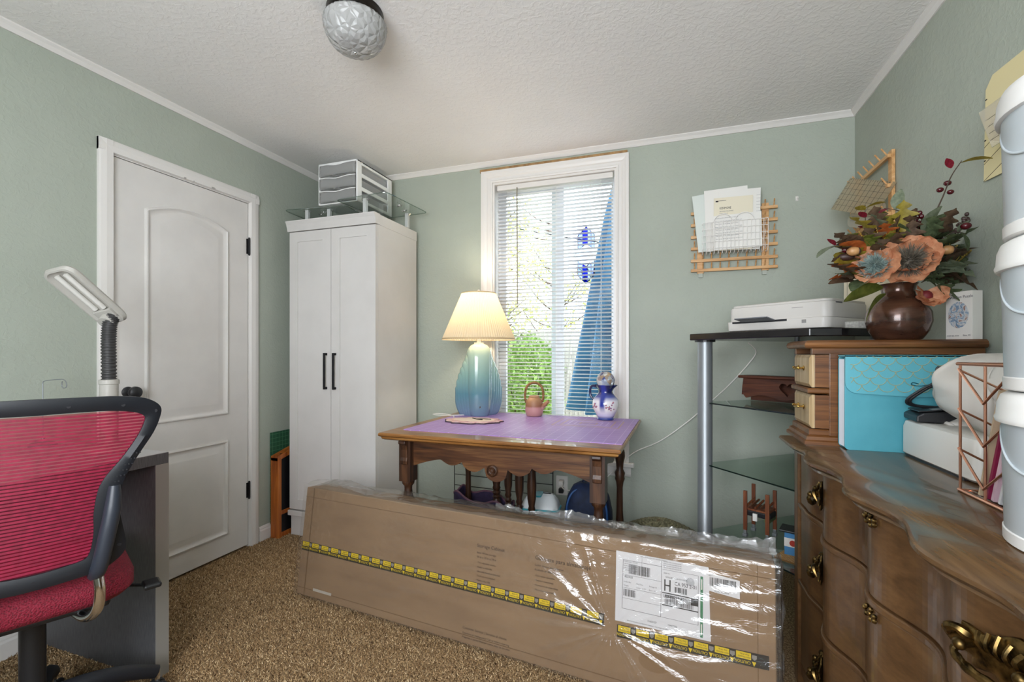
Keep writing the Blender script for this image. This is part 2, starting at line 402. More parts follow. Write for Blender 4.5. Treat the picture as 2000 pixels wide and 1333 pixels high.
MB().prism([(0, WZ0 - .085), (-.012, WZ0 - .085), (-.018, WZ0 - .07), (-.016, WZ0 - .025), (0, WZ0 - .025)], WX0 - .085, WX1 + .085, 'x').build('window_apron', 'white', wi)
m = MB(); m.box((WX0, 0, WZ0), (WX0 + .012, .12, WZ1)); m.box((WX1 - .012, 0, WZ0), (WX1, .12, WZ1)); m.box((WX0 + .012, 0, WZ1 - .012), (WX1 - .012, .12, WZ1))
m.build('window_jamb', 'white', wi)
# vinyl slider: fixed right light, sliding left sash
fx0, fx1, fz0, fz1 = WX0 + .012, WX1 - .012, WZ0, WZ1 - .012
def sash(x0, x1, y0, y1, bw, nm):
    m = MB(); m.box((x0, y0, fz0), (x0 + bw, y1, fz1)); m.box((x1 - bw, y0, fz0), (x1, y1, fz1)); m.box((x0 + bw, y0, fz0), (x1 - bw, y1, fz0 + bw)); m.box((x0 + bw, y0, fz1 - bw), (x1 - bw, y1, fz1))
    f = m.build(nm, 'vinyl', wi, bevel=.003)
    MB().box((x0 + bw, (y0 + y1) / 2 - .002, fz0 + bw), (x1 - bw, (y0 + y1) / 2 + .002, fz1 - bw)).build('pane', 'glass', f)
sash(fx0, -.640, .082, .108, .052, 'sliding_sash'); sash(-.726, fx1, .108, .132, .030, 'fixed_sash')
MB().box((-.672, .070, 1.28), (-.655, .083, 1.40)).build('sash_latch', 'vinyl', wi, bevel=.003)
# ---- mini blind
bl = thing('window_blind', 'white horizontal mini blind lowered over the window', 'blind', (-.6965, YB, 0))
bx = .372; by = .034
MB().box((-bx, by - .018, 2.205), (bx, by + .018, 2.238)).build('headrail', 'white', bl, bevel=.002)
slat = MB(); sa = R(-14); sw = .0125
def slatpt(u, v):
    q = (v - .5) * 2 * sw; hgt = .0018 * (1 - (2 * v - 1) ** 2)
    return ((u - .5) * 2 * bx, q * math.cos(sa) - hgt * math.sin(sa), q * math.sin(sa) + hgt * math.cos(sa))
slat.grid(slatpt, 2, 5)
t_ = NT('white_slat'); P(t_, col='e4e4e6', rough=.35)
sm = slat.mesh('slat'); s0 = obj('slat', sm, t_.m, bl, 'all', solid=.0008)
zt, zb = 2.190, .545; ns = 71
for i in range(ns):
    z = zt + (zb - zt) * i / (ns - 1)
    o = s0 if i == 0 else dupe(s0)
    o.location = (0, by, z + .0012 * math.sin(i * 2.1)); o.rotation_euler = (R(random.uniform(-1.2, 1.2)), R(random.uniform(-.1, .1)), 0)
MB().box((-bx, by - .012, .522), (bx, by + .012, .536)).build('bottom_rail', 'white', bl, bevel=.002)
for x in (-.30, 0.02, .30):
    m = MB()
    for dy in (-.0135, .0135): m.tube([(x, by + dy, .53), (x, by + dy, 2.2)], .0008, 4)
    m.build('ladder_cord', 'paper', bl)
MB().tube([(-.234, by - .022, 2.21), (-.233, by - .026, 2.19), (-.229, by - .028, 1.455)], .0042, 6).build('tilt_wand', plain('smoky_wand', '8e8878', .25), bl)
# ================================================================ OUTSIDE THE WINDOW
struct(MB().box((-14, YB + T, -.5), (8, 16, -.35)).build('ground', mottled('dry_ground', '8b7f63', 'b9ac8a', 2, .9)), 'pale dry yard ground outside the window')
fm = wood('weathered_fence_board', '6e6a66', '9a9590', 'b9b4ad', 'Z', .8, .8)
fe = thing('wooden_fence', 'weathered grey board fence at the back of the yard', 'fence', (-3.2, 7.2, -.36))
bd = MB().box((-.068, -.009, 0), (.068, .009, 1.86)); b0 = bd.build('fence_board', fm, fe, bevel=.004)
for i in range(40):
    o = b0 if i == 0 else dupe(b0)
    o.location = (-2.6 + i * .142, random.uniform(-.006, .006), 0); o.scale = (1, 1, random.uniform(.985, 1.01))
m = MB(); m.box((-2.7, .012, .3), (3.1, .05, .39)); m.box((-2.7, .012, 1.4), (3.1, .05, 1.49)); m.build('fence_rail', fm, fe)
def leafmesh(l, w, fold=.15, n=5, curl=.1):
    m = MB(); L = []
    for i in range(n + 1):
        t = i / n; hw = w * math.sin(PI * min(.97, t * .94 + .03)) ** .8 * (1 - .25 * t)
        z = -curl * l * t * t; L.append([(-hw, t * l, z + fold * hw), (0, t * l, z), (hw, t * l, z + fold * hw)])
    m.rings(L, close=False); return m
def scatter(name, mt, parent, n, lo, hi, pos, seed, kind=None):
    """a crown of many small leaves as one mesh"""
    g = random.Random(seed); m = MB(); base = leafmesh(1, .32, .2, 2)
    for _ in range(n):
        p = pos(g); s_ = g.uniform(lo, hi)
        X = Matrix.Translation(p) @ Matrix.Rotation(g.uniform(0, 6.28), 4, 'Z') @ Matrix.Rotation(g.uniform(-1.2, 1.2), 4, 'X') @ Matrix.Rotation(g.uniform(-1, 1), 4, 'Y') @ Matrix.Scale(s_, 4)
        m.add(base.v, base.f, X)
    return m.build(name, mt, parent, flip=False, kind=kind)
def leafmat(name, c1, c2, sc=6):
    t = NT(name); P(t, rough=.5, spec=.3)
    nz = t.noise(t.coord(), sc, 3); col = t.ramp(nz.outputs[0], [(.35, c1), (.65, c2)])
    t.l(col, t.b.inputs['Base Color']); tl = t.n('BsdfTranslucent'); t.l(col, tl.inputs[0]); mx = t.n('MixShader'); mx.inputs[0].default_value = .35
    t.l(t.b.outputs[0], mx.inputs[1]); t.l(tl.outputs[0], mx.inputs[2]); t.l(mx.outputs[0], t.out.inputs[0]); return t.m
bush = thing('garden_shrub', 'bright green leafy shrub outside the sliding pane', 'shrub', (-1.50, 5.0, -.36))
def inb(cx, cy, cz, rx, ry, rz):
    def f(g):
        while True:
            p = Vector((g.uniform(-1, 1), g.uniform(-1, 1), g.uniform(-1, 1)))
            if .35 < p.length < 1: break
        return Vector((cx + p.x * rx, cy + p.y * ry, cz + p.z * rz))
    return f
scatter('foliage', leafmat('shrub_leaf', '54752c', '93ad5c'), bush, 5000, .03, .07, inb(0, 0, 1.0, .40, .40, .72), 1, 'stuff')
m = MB()
for a in range(5): m.tube([(0, 0, 0), (.1 * math.cos(a * 1.3), .1 * math.sin(a * 1.3), .5), (.22 * math.cos(a * 1.3), .22 * math.sin(a * 1.3), 1.1)], [.02, .014, .005], 6)
m.build('stems', 'oakleg', bush, smooth=True)
def tree(name, label, loc, h, crown, nl, seed, mt, lo=.05, hi=.1):
    t = thing(name, label, 'tree', loc, 0, 'trees in the yard'); g = random.Random(seed)
    m = MB(); m.tube(smoothpath([(0, 0, 0), (.05, .03, h * .4), (-.06, .02, h * .75), (.02, 0, h)]), [.09 - .07 * i / 18 for i in range(19)], 8); m.build('trunk', 'oakleg', t, smooth=True)
    m = MB(); tips = []
    for i in range(22):
        z = h * g.uniform(.3, .95); a = g.uniform(0, 6.28); l = crown * g.uniform(.6, 1.1); e = (math.cos(a) * l, math.sin(a) * l, z + l * g.uniform(.2, .7))
        m.tube(smoothpath([(0, 0, z), (e[0] * .5, e[1] * .5, z + (e[2] - z) * .35), e], 4), [.022 - .018 * k / 8 for k in range(9)], 5); tips.append((Vector((0, 0, z)), Vector(e)))
    m.build('branches', 'oakleg', t, smooth=True)
    def pos(g2):
        a, b = tips[g2.randrange(len(tips))]; q = a.lerp(b, g2.uniform(.4, 1.1)); return q + Vector((g2.gauss(0, .13), g2.gauss(0, .13), g2.gauss(0, .13)))
    scatter('foliage', mt, t, nl, lo, hi, pos, seed + 5, 'stuff')
tm = leafmat('pale_tree_leaf', '8f9a55', 'cdd18a')
tree('yard_tree', 'thin pale green tree behind the sliding pane', (-2.75, 6.2, -.36), 3.6, .8, 1500, 3, tm)
tree('yard_tree', 'loose yellow green tree seen above the grey fence', (-2.12, 9.0, -.36), 4.4, 1.3, 1700, 8, tm)
ht = thing('dark_hedge', 'dim olive hedge beside the bright shrub', 'hedge', (-2.15, 6.6, -.36))
scatter('foliage', leafmat('hedge_leaf', '5d6a45', '8f9a70'), ht, 2200, .05, .10, inb(0, 0, .95, .75, .3, .95), 12, 'stuff')
for xx in (-.5, .4): MB().tube([(xx, .1, 0), (xx + .04, .05, 1.2)], .03, 6).build('stem', 'oakleg', ht)
pl = MB().tube([(-7, 8.6, 4.9)] + [(-7 + 9 * t / 10, 8.6 + .6 * t / 10, 4.9 - 2.2 * t / 10 - .25 * math.sin(PI * t / 10)) for t in range(1, 11)], .012, 5).build('power_line', 'black')
tag(pl, 'thin dark power line slanting across the sky', 'cable')
# folded blue patio umbrella just outside the right light
um = thing('patio_umbrella', 'blue closed patio umbrella hanging in folds outside', 'umbrella', (-.36, 3.62, -.36))
bluem = mottled('blue_canvas', '184a70', '286488', 5, .7, bump=(180, .15, .001))
nf = 9
def fold(u, v):
    a = 2 * PI * u; z = 1.14 + (2.78 - 1.14) * v
    r = (.058 + .285 * (1 - v) ** .85) * (1 + .30 * math.cos(nf * a) * (1 - .5 * v))
    z2 = z + .05 * (1 - v) * math.cos(a - .6) * 1.1 + .04 * math.sin(a) * (1 - v)
    return (r * math.cos(a) * .95, r * math.sin(a) * .7, z2)
MB().grid(fold, 90, 14, wrap=True).build('canopy', bluem, um, smooth='all', solid=.003, flip=False)
MB().tube([(0, 0, 0), (0, 0, 2.86)], .02, 10).build('pole', 'steel', um, smooth=True)
MB().lathe([(.05, 2.765), (.058, 2.78), (.045, 2.80), (.02, 2.85), (.0, 2.87)], 14).build('finial', bluem, um, smooth=True)
MB().lathe([(.24, 0), (.24, .05), (.06, .09), (.04, .3), (.03, .3)], 24).build('base', 'black', um, smooth=True)
# stained-glass suncatcher between blind and pane
sc_ = thing('suncatcher', 'blue and clear stained glass suncatcher hanging behind the blind', 'suncatcher', (-.493, YB + .062, 1.755))
gb = thin('cobalt_glass', '3a4fc4', .05); gl_ = thin('pale_blue_glass', 'aebbe6', .05); gc = thin('clear_bevel_glass', 'f2f6fa', .1)
def piece(pts, mt, nm='glass_piece'): MB().prism(pts, -.002, .002, 'y').build(nm, mt, sc_)
for sg in (1, -1):
    a, b, c_ = .07 * sg, .125 * sg, .178 * sg
    for x0, x1, mt in ((-.052, -.022, gl_), (-.022, .008, gb), (.008, .03, gl_), (.03, .052, gl_)):
        def top(x): return c_ - (c_ - b) * abs(x) / .052
        def bot(x): return sg * (.035 + .0) + sg * max(0, .052 - abs(x)) * .6
        xs = [x0, x1] if x0 * x1 >= 0 else [x0, 0, x1]
        piece([(x, bot(x)) for x in xs] + [(x, top(x)) for x in xs[::-1]], mt)
piece([(-.078, 0), (0, -.072), (.078, 0), (0, .072)], gc)
m = MB()
m.tube([(-.078, 0, 0), (0, 0, -.072), (.078, 0, 0), (0, 0, .072)], .003, 5, True)
for sg in (1, -1): m.tube([(-.052, 0, .035 * sg), (-.052, 0, .125 * sg), (0, 0, .178 * sg), (.052, 0, .125 * sg), (.052, 0, .035 * sg), (0, 0, .07 * sg)], .003, 5, True); m.tube([(-.022, 0, .055 * sg), (-.022, 0, .155 * sg)], .0016, 4); m.tube([(.008, 0, .06 * sg), (.008, 0, .17 * sg)], .0016, 4); m.tube([(.03, 0, .05 * sg), (.03, 0, .147 * sg)], .0016, 4)
m.build('lead_came', 'black', sc_)
for x in (-.026, .026):
    m = MB()
    for k in range(22):
        z = .155 + k * .0145; m.tube([(x + .003 * math.cos(a), .003 * math.sin(a) if k % 2 else 0, z + .008 * math.sin(a)) for a in [i * PI / 3 for i in range(6)]], .0007, 4, True)
    m.build('chain', 'gold', sc_, kind='stuff')
# ================================================================ CEILING LIGHT
cl = thing('ceiling_light', 'cut glass dome ceiling light with a black collar', 'ceiling light', (-1.085, 1.415, H))
MB().lathe([(.098, 0), (.100, -.006), (.098, -.016), (.100, -.020), (.096, -.036), (.090, -.042), (.080, -.043)], 40).build('collar', mottled('dark_bronze', '100e0d', '2c241d', 12, .35, metal=.7), cl, smooth=True)
def facet(a, z):
    k = 1.0
    if z > -.062: k += .010 * math.cos(40 * a)
    elif z > -.125: k += .022 * abs(math.cos(8 * a + (z * 110))) * abs(math.cos(8 * a - (z * 110))) - .01
    else: k += .02 * math.cos(20 * a)
    return k
prof = [(.100, -.038), (.108, -.041), (.110, -.046)] + [(.112 * math.cos(t) ** .62, -.048 - .098 * math.sin(t) ** 1.15) for t in [i * PI / 2 / 16 for i in range(17)]][:-1] + [(.004, -.147)]
tg = NT('cut_glass'); P(tg, col='f4f4f2', rough=.10, trans=.6, ior=1.3, spec=.9)
_v = tg.n('TexVoronoi', feature='DISTANCE_TO_EDGE'); _v.inputs['Scale'].default_value = 34; tg.l(tg.coord(), _v.inputs['Vector']); tg.bump(_v.outputs['Distance'], .9, .012)
MB().lathe(prof, 120, fn=facet).build('glass_dome', tg.m, cl, smooth=True)
MB().ball((0, 0, -.150), .006).build('finial', 'chrome', cl, smooth=True)
# ================================================================ WHITE STORAGE CABINET
cb = thing('storage_cabinet', 'tall white two-door storage cabinet in the corner', 'cabinet', (-1.945, 2.314, 0))
cw2, cd2 = .317, .455
m = MB(); m.box((-cw2, .018, .16), (cw2, cd2, 1.905)); m.build('body', 'cabwhite', cb, bevel=.001)
m = MB(); m.prism([(-.012, 1.905), (-.022, 1.945), (-.030, 1.962), (-.030, 1.968), (.03, 1.968), (.03, 1.905)], -cw2 - .012, cw2 + .006, 'x'); m.box((-cw2 - .004, .02, 1.905), (cw2 + .002, cd2, 1.966)); m.build('crown', 'cabwhite', cb)
m = MB(); m.box((-cw2, .004, 0), (cw2, cd2, .125)); m.box((-cw2 - .014, -.010, .125), (cw2 + .010, cd2, .158)); m.build('plinth', 'cabwhite', cb, bevel=.003)
for sx in (-1, 1):
    x0, x1 = (-cw2, -.0015) if sx < 0 else (.0015, cw2)
    m = MB(); z0, z1 = .168, 1.900; st = .062
    m.box((x0, -.001, z0), (x1, .016, z1))
    for a, b in (((x0, z0), (x0 + st, z1)), ((x1 - st, z0), (x1, z1)), ((x0 + st, z0), (x1 - st, z0 + st)), ((x0 + st, z1 - st), (x1 - st, z1))): m.box((a[0], -.007, a[1]), (b[0], -.0005, b[1]))
    d = m.build('door', 'cabwhite', cb)
    hx = -.033 if sx < 0 else .033
    h = MB(); h.box((hx - .0055, -.034, .925), (hx + .0055, -.024, 1.145)); h.box((hx - .0055, -.03, .925), (hx + .0055, -.006, .939)); h.box((hx - .0055, -.03, 1.131), (hx + .0055, -.006, 1.145)); h.build('handle', 'black', d, bevel=.001)
# clear acrylic display risers on top of the cabinet
legm = plain('frosted_acrylic_post', 'dfe2e0', .3, trans=.3)
def riser(label, loc, rz, w, d, legs, z=.085, nuts=()):
    t = thing('acrylic_riser', label, 'display riser', loc, rz, 'clear risers on the cabinet')
    m = MB(); pl_ = rrect(0, 0, w, d, .03, 5)
    m.prism(pl_, z, z + .006); m.build('shelf_plate', 'acryl', t)
    n = len(pl_); e = MB(); e.tube([(x, y, z + .003) for x, y in pl_], .0028, 5, True); e.build('polished_edge', thin('bright_acrylic_edge', 'bcd0c6', .25), t)
    for x, y in legs:
        MB().box((x - .011, y - .011, 0), (x + .011, y + .011, z)).build('post', legm, t, bevel=.002)
        k = MB(); k.lathe([(.010, z - .004), (.012, z - .001), (.004, z - .0005)], 10, (x, y, 0))
        for s_ in (-1, 1): k.tube([(x + s_ * .004, y, z - .004), (x + s_ * .018, y, z - .012), (x + s_ * .024, y, z - .004)], .004, 6)
        k.build('wing_nut', 'chrome', t, smooth=True)
    for x, y in nuts:
        k = MB(); k.ball((x, y, z - .008), .007)
        for s_ in (-1, 1): k.tube([(x, y, z - .008), (x + s_ * .012, y, z - .016), (x + s_ * .017, y, z - .005)], .0035, 6)
        k.build('wing_nut', 'chrome', t, smooth=True)
riser('clear acrylic riser overhanging the cabinet toward the door', (-2.335, 2.335, 1.968), R(6), .44, .34, ((.15, .03), (.30, .04), (.17, .30)), .088, ((.20, .10), (.245, .06)))
riser('clear acrylic riser along the lamp side of the cabinet', (-1.905, 2.30, 1.968), R(-4), .37, .43, ((.19, .04), (.245, .38), (.05, .36)), .096, ((.28, .30), (.315, .2)))
# plastic drawer unit
du = thing('plastic_drawer_unit', 'small white plastic three-drawer unit on the cabinet', 'drawer unit', (-1.945, 2.365, 2.071))
wpl = plain('milky_white_plastic', 'f1f1f0', .35)
x1, d1, h1 = .146, .37, .258
for sx in (-1, 1):
    m = MB()
    xa, xb = sorted((sx * x1, sx * (x1 - .010)))
    for y in (0, d1 - .045): m.box((xa, y, 0), (xb, y + .045, h1))
    for z in (0, .079, .162, h1 - .022): m.box((xa, .045, z), (xb, d1 - .045, z + .022))
    m.build('side_frame', wpl, du, bevel=.003)
m = MB(); m.box((-x1, 0, h1 - .012), (x1, d1, h1)); m.box((-x1, 0, 0), (x1, d1, .008)); m.box((-x1, d1 - .006, 0), (x1, d1, h1)); m.build('casing', wpl, du, bevel=.004)
for k in range(3):
    z = .012 + k * .082
    m = MB(); fr = [(x, -.006 + .010 * math.cos(PI * x / x1 * .9) * -1) for x in [-.134 + .268 * i / 12 for i in range(13)]]
    def df(u, v):
        x = -.134 + .268 * u; top = z + .070 - .012 * math.exp(-(x / .06) ** 2); return (x, -.004 - .010 * math.sin(PI * u), z + (top - z) * v)
    m.grid(df, 15, 4); d = m.build('drawer', 'plastic_clear', du, solid=.003, smooth=True)
    e = MB(); e.tube([df(i / 14, 1) for i in range(15)], .0035, 6); e.build('drawer_lip', wpl, d, smooth=True)
    b = MB(); b.box((-.132, .004, z), (-.130, d1 - .02, z + .055)); b.box((.130, .004, z), (.132, d1 - .02, z + .055)); b.box((-.132, .004, z), (.132, d1 - .02, z + .002)); b.build('drawer_tray', 'plastic_clear', d)
# orange wooden frame and green mat tucked beside the cabinet
of = thing('wooden_stand', 'orange stained wooden stand leaning between door and cabinet', 'stand', (-2.338, 2.232, 0))
m = MB(); m.box((.0, 0, 0), (.060, .028, .50))
m.build('upright', 'orange', of, bevel=.003)
MB().box((.0, .24, 0), (.060, .268, .56)).build('upright', 'orange', of, bevel=.003)
m = MB(); m.prism([(.0, .478), (.268, .545), (.268, .575), (.0, .508)], .002, .058, 'x'); m.build('top_rail', 'orange', of, bevel=.002)
m = MB(); m.box((.004, .028, .14), (.056, .24, .165)); m.build('shelf_rail', 'orange', of, bevel=.002)
MB().box((.004, .028, .0), (.056, .24, .03)).build('bottom_rail', 'orange', of, bevel=.002)
MB().box((.044, .028, .03), (.050, .24, .52)).build('dark_backing', 'black', of)
gmt = NT('green_cutting_mat'); P(gmt, rough=.6)
_g = gmt.n('TexBrick'); _g.offset = 0; _g.inputs['Color1'].default_value = lin('21503a'); _g.inputs['Color2'].default_value = lin('25563d'); _g.inputs['Mortar'].default_value = lin('4f8060')
_g.inputs['Scale'].default_value = 1; _g.inputs['Mortar Size'].default_value = .0012; _g.inputs['Brick Width'].default_value = .0254; _g.inputs['Row Height'].default_value = .0254
gmt.l(gmt.coord(rot=(0, R(90), 0)), _g.inputs[0]); gmt.l(_g.outputs[0], gmt.b.inputs['Base Color'])
tag(MB().box((-2.357, 2.245, .0), (-2.350, 2.62, .648)).build('green_cutting_mat', gmt.m, bevel=.001), 'green gridded cutting mat standing behind the orange stand', 'cutting mat')
# ================================================================ DESK SIDE
dk = thing('computer_desk', 'grey desk with thick slab top along the wall by the door', 'desk', (-2.345, 1.130, 0))
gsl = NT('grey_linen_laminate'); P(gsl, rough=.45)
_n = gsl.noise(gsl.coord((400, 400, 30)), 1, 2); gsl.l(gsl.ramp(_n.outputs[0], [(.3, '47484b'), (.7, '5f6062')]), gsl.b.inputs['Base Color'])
dwid = .645
gtop = plain('pale_grey_desk_surface', 'b6b6b7', .35)
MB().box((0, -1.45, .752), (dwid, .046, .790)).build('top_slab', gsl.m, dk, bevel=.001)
MB().box((.001, -1.449, .790), (dwid - .001, .045, .7915)).build('desk_surface', gtop, dk)
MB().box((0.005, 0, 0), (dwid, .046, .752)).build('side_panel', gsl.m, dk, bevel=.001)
MB().box((dwid, .0005, 0.001), (dwid + .0012, .0455, .752)).build('lit_edge_strip', plain('window_lit_edge', '8f8d89', .45), dk)  # panel edge coloured paler to carry the window light on it
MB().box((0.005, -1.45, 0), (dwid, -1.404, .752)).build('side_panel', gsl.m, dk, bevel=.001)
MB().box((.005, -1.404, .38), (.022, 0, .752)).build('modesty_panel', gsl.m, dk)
# computer clutter is out of view; swing-arm lamp on the desk end
lp = thing('gooseneck_lamp', 'grey gooseneck desk lamp with flat head beside the door', 'lamp', (-1.922, 1.118, .7915))
lg = plain('warm_grey_plastic', 'b5b2ab', .42)
lb = plain('dark_rubber_neck', '3b3a3a', .5)
MB().lathe([(.075, 0), (.078, .006), (.074, .016), (.045, .024), (.034, .030), (.028, .034)], 28).build('base', lg, lp, smooth=True)
MB().lathe([(.026, .028), (.027, .24), (.030, .242), (.030, .256), (.026, .258)], 20).build('column', lg, lp, smooth=True)
pth = smoothpath([(0, 0, .255), (-.001, 0, .33), (-.002, 0, .40), (.004, 0, .455), (.006, .008, .485), (.004, .016, .497)], 26)
rad = [(.0228 if (i // 2) % 2 else .0196) for i in range(len(pth))]
MB().tube(pth, rad, 14).build('gooseneck', lb, lp, smooth=True)
# head: flat rounded box tilted, local x' along length
hc = Vector((-.006, -.062, .552)); ang = math.atan2(-.195, -.045)
e1 = Vector((.02, -.62, .55)).normalized(); e2 = Vector((-.83, .22, -.5)); e2 = (e2 - e1 * e2.dot(e1)).normalized(); e3 = e1.cross(e2); 
if e3.z < 0: e3 = -e3
HM = Matrix(((e1.x, e2.x, e3.x, hc.x), (e1.y, e2.y, e3.y, hc.y), (e1.z, e2.z, e3.z, hc.z), (0, 0, 0, 1)))
hl, hw = .125, .058
m = MB(); rs = []
for z, ins in ((-.012, .004), (.0, .0), (.006, .002), (.013, .008), (.017, .02)): rs.append([(x, y, z) for x, y in rrect(-hl + ins, -hw + ins, hl - ins, hw - ins, .03, 6)])
m.rings(rs, cap0=False, M_=HM)
rs = [[(x, y, z) for x, y in rrect(-hl + i, -hw + i, hl - i, hw - i, .028, 6)] for z, i in ((-.012, .004), (-.013, .010), (-.006, .016), (.002, .03))]
m.rings(rs, cap0=False, M_=HM); hd = m.build('lamp_head', lg, lp, smooth=True)
m = MB()
for y in (-.017, .017): m.tube([(-.055, y, -.005), (.098, y, -.005)], .0085, 10, M_=HM)
m.build('fluorescent_tube', plain('unlit_white_tube', 'd8d6d0', .3), hd, smooth=True)
MB().cbox((-.085, 0, -.006), (.05, .07, .014), HM).build('tube_socket', lg, hd, bevel=.003)
MB().tube([tuple(HM @ Vector((-.100, 0, -.036))), tuple(HM @ Vector((-.100, 0, -.004)))], .026, 14).build('swivel', lg, hd, smooth=True)
# bent wire note stand on the desk
ws = thing('wire_note_stand', 'thin bent steel wire stand on the desk by the wall', 'wire stand', (-2.24, 1.085, .7915)); ws.scale = (1.15, 1.15, 1.1)
m = MB(); m.tube(smoothpath([(0, 0, .03), (0, 0, .195), (.0, .0, .218), (.012, .001, .226), (.075, .004, .232), (.102, .004, .231), (.114, .004, .218), (.112, .004, .206), (.098, .004, .203)], 5), .0014, 6)
m.tube(smoothpath([(.098, .004, .203), (.090, .004, .212), (.093, .004, .226)], 4), .0014, 6)
m.build('wire', 'steel', ws, smooth=True)
MB().lathe([(.035, 0), (.036, .008), (.030, .014), (.006, .017), (.004, .035)], 20).build('base', 'steel', ws, smooth=True)
# ================================================================ RED MESH OFFICE CHAIR  (local +y = sitting direction)
ch = thing('office_chair', 'red mesh office chair with black frame pulled up to the desk', 'chair', (-1.455, .687, 0), R(65.1))
outer = [(0, 1.034), (.09, 1.033), (.156, 1.031), (.205, 1.024), (.235, 1.010), (.250, .990), (.246, .962), (.232, .925), (.205, .880), (.185, .845), (.166, .803), (.158, .750), (.162, .705), (.171, .650), (.170, .620), (.150, .598), (.115, .583), (.03, .577), (0, .577)]
inner = [(0, .995), (.076, .996), (.135, .994), (.175, .989), (.200, .981), (.213, .969), (.209, .948), (.198, .922), (.178, .888), (.157, .858), (.130, .823), (.115, .790), (.107, .735), (.107, .69), (.104, .656), (.098, .632), (.085, .620), (.03, .614), (0, .613)]
def backy(x, z): return .55 * x * x + .16 * (z - .80) ** 2 * (1 if z < .8 else -.6) - .02
def bpnt(x, z, d=0): return (x, backy(x, z) + d, z)
def fullring(h): return h + [(-x, z) for x, z in h[::-1][1:-1]]
outer_s = [(p.x, p.y) for p in smoothpath([(x, z, 0) for x, z in outer], 4)]; inner_s = [(p.x, p.y) for p in smoothpath([(x, z, 0) for x, z in inner], 4)]
O_, I_ = fullring(outer_s), fullring(inner_s); n = len(O_)
def dens(L, k=3):
    out = []
    for i in range(len(L)):
        a, b = L[i], L[(i + 1) % len(L)]
        for j in range(k): out.append((a[0] + (b[0] - a[0]) * j / k, a[1] + (b[1] - a[1]) * j / k))
    return out
O2, I2 = O_, I_
md = [((a[0] + b[0]) / 2, (a[1] + b[1]) / 2) for a, b in zip(O2, I2)]
rs = [[bpnt(x, z, .008) for x, z in I2], [bpnt(x, z, -.006) for x, z in I2], [bpnt(x, z, -.013) for x, z in md], [bpnt(x, z, -.009) for x, z in O2], [bpnt(x, z, .008) for x, z in O2], [bpnt(x, z, .014) for x, z in md], [bpnt(x, z, .008) for x, z in I2]]
bf = MB().rings(rs, cap0=False, cap1=False).build('back_frame', 'navyfr', ch, smooth=True)
# screw holes and the perforated lumbar wings
m = MB()
for x, z in [(s_ * a, b) for s_ in (1, -1) for a, b in ((.06, 1.013), (.165, 1.008), (.236, .985), (.158, .640))] + [(0.0, .596), (.06, .597), (-.06, .597)]:
    m.tube([bpnt(x, z, -.0125), bpnt(x, z, -.0095)], .0045, 10)
for s_ in (1, -1):
    for i in range(14):
        for j in range(3):
            z = .70 + i * .0135; x = s_ * (.142 + j * .0075 + .0035 * (i % 2) + max(0, z - .80) * .62 - .006); m.tube([bpnt(x, z, -.0135), bpnt(x, z, -.0075)], .0019, 6)
m.build('perforations', 'ink', bf)
# mesh: see-through weave made of horizontal ribbons
def innerx(z):
    best = .1
    for (xa, za), (xb, zb) in zip(inner, inner[1:]):
        if (za - z) * (zb - z) <= 0 and za != zb:
            best = max(best if best != .1 else 0, xa + (xb - xa) * (z - za) / (zb - za))
    return best
rm = NT('red_mesh_thread'); P(rm, rough=.6)
_n = rm.noise(rm.coord(), 60, 2); rm.l(rm.ramp(_n.outputs[0], [(.3, '74082a'), (.7, '920e38')]), rm.b.inputs['Base Color'])
m = MB(); nb = 44
for i in range(nb):
    z = .616 + (.990 - .616) * (i + .5) / nb; w = innerx(z) + .004
    pts = [bpnt(-w + 2 * w * k / 16, z, 0) for k in range(17)]
    rr = []
    for p in pts: rr.append([(p[0], p[1] - .0006, p[2] - .0026), (p[0], p[1] + .0006, p[2] - .0026), (p[0], p[1] + .0006, p[2] + .0026), (p[0], p[1] - .0006, p[2] + .0026)])
    m.rings(rr)
m.build('mesh_ribs', rm.m, ch, kind='stuff')
sheer = NT('sheer_red_weave'); P(sheer, col='8c0d34', rough=.7)
_tr = sheer.n('BsdfTransparent'); _tr.inputs[0].default_value = lin('ffb0b4'); _mx = sheer.n('MixShader'); _mx.inputs[0].default_value = .28
sheer.l(_tr.outputs[0], _mx.inputs[1]); sheer.l(sheer.b.outputs[0], _mx.inputs[2]); sheer.l(_mx.outputs[0], sheer.out.inputs[0])
def webf(u, v):
    z = .612 + (.993 - .612) * v; w = innerx(min(.989, max(.617, z))) + .004; return bpnt(-w + 2 * w * u, z, .001)
MB().grid(webf, 20, 40).build('mesh_panel', sheer.m, ch, smooth='all')
for s_ in (1, -1):
    pth = smoothpath([bpnt(s_ * .147, .80, -.018), bpnt(s_ * .142, .74, -.024), bpnt(s_ * .132, .68, -.026), bpnt(s_ * .118, .60, -.020), (s_ * .112, .0, .572)], 6)
    MB().tube(pth, [.012 + .006 * min(1, i / 6) for i in range(len(pth))], 12).build('back_upright', plain('slate_plastic', '2b303a', .4), ch, smooth=True)
    pth = smoothpath([(s_ * .113, -.006, .585), (s_ * .119, -.012, .53), (s_ * .114, .0, .478), (s_ * .096, .05, .448), (s_ * .07, .16, .440)], 6)
    MB().tube(pth, .0125, 12).build('chrome_arm', 'chrome', ch, smooth=True)
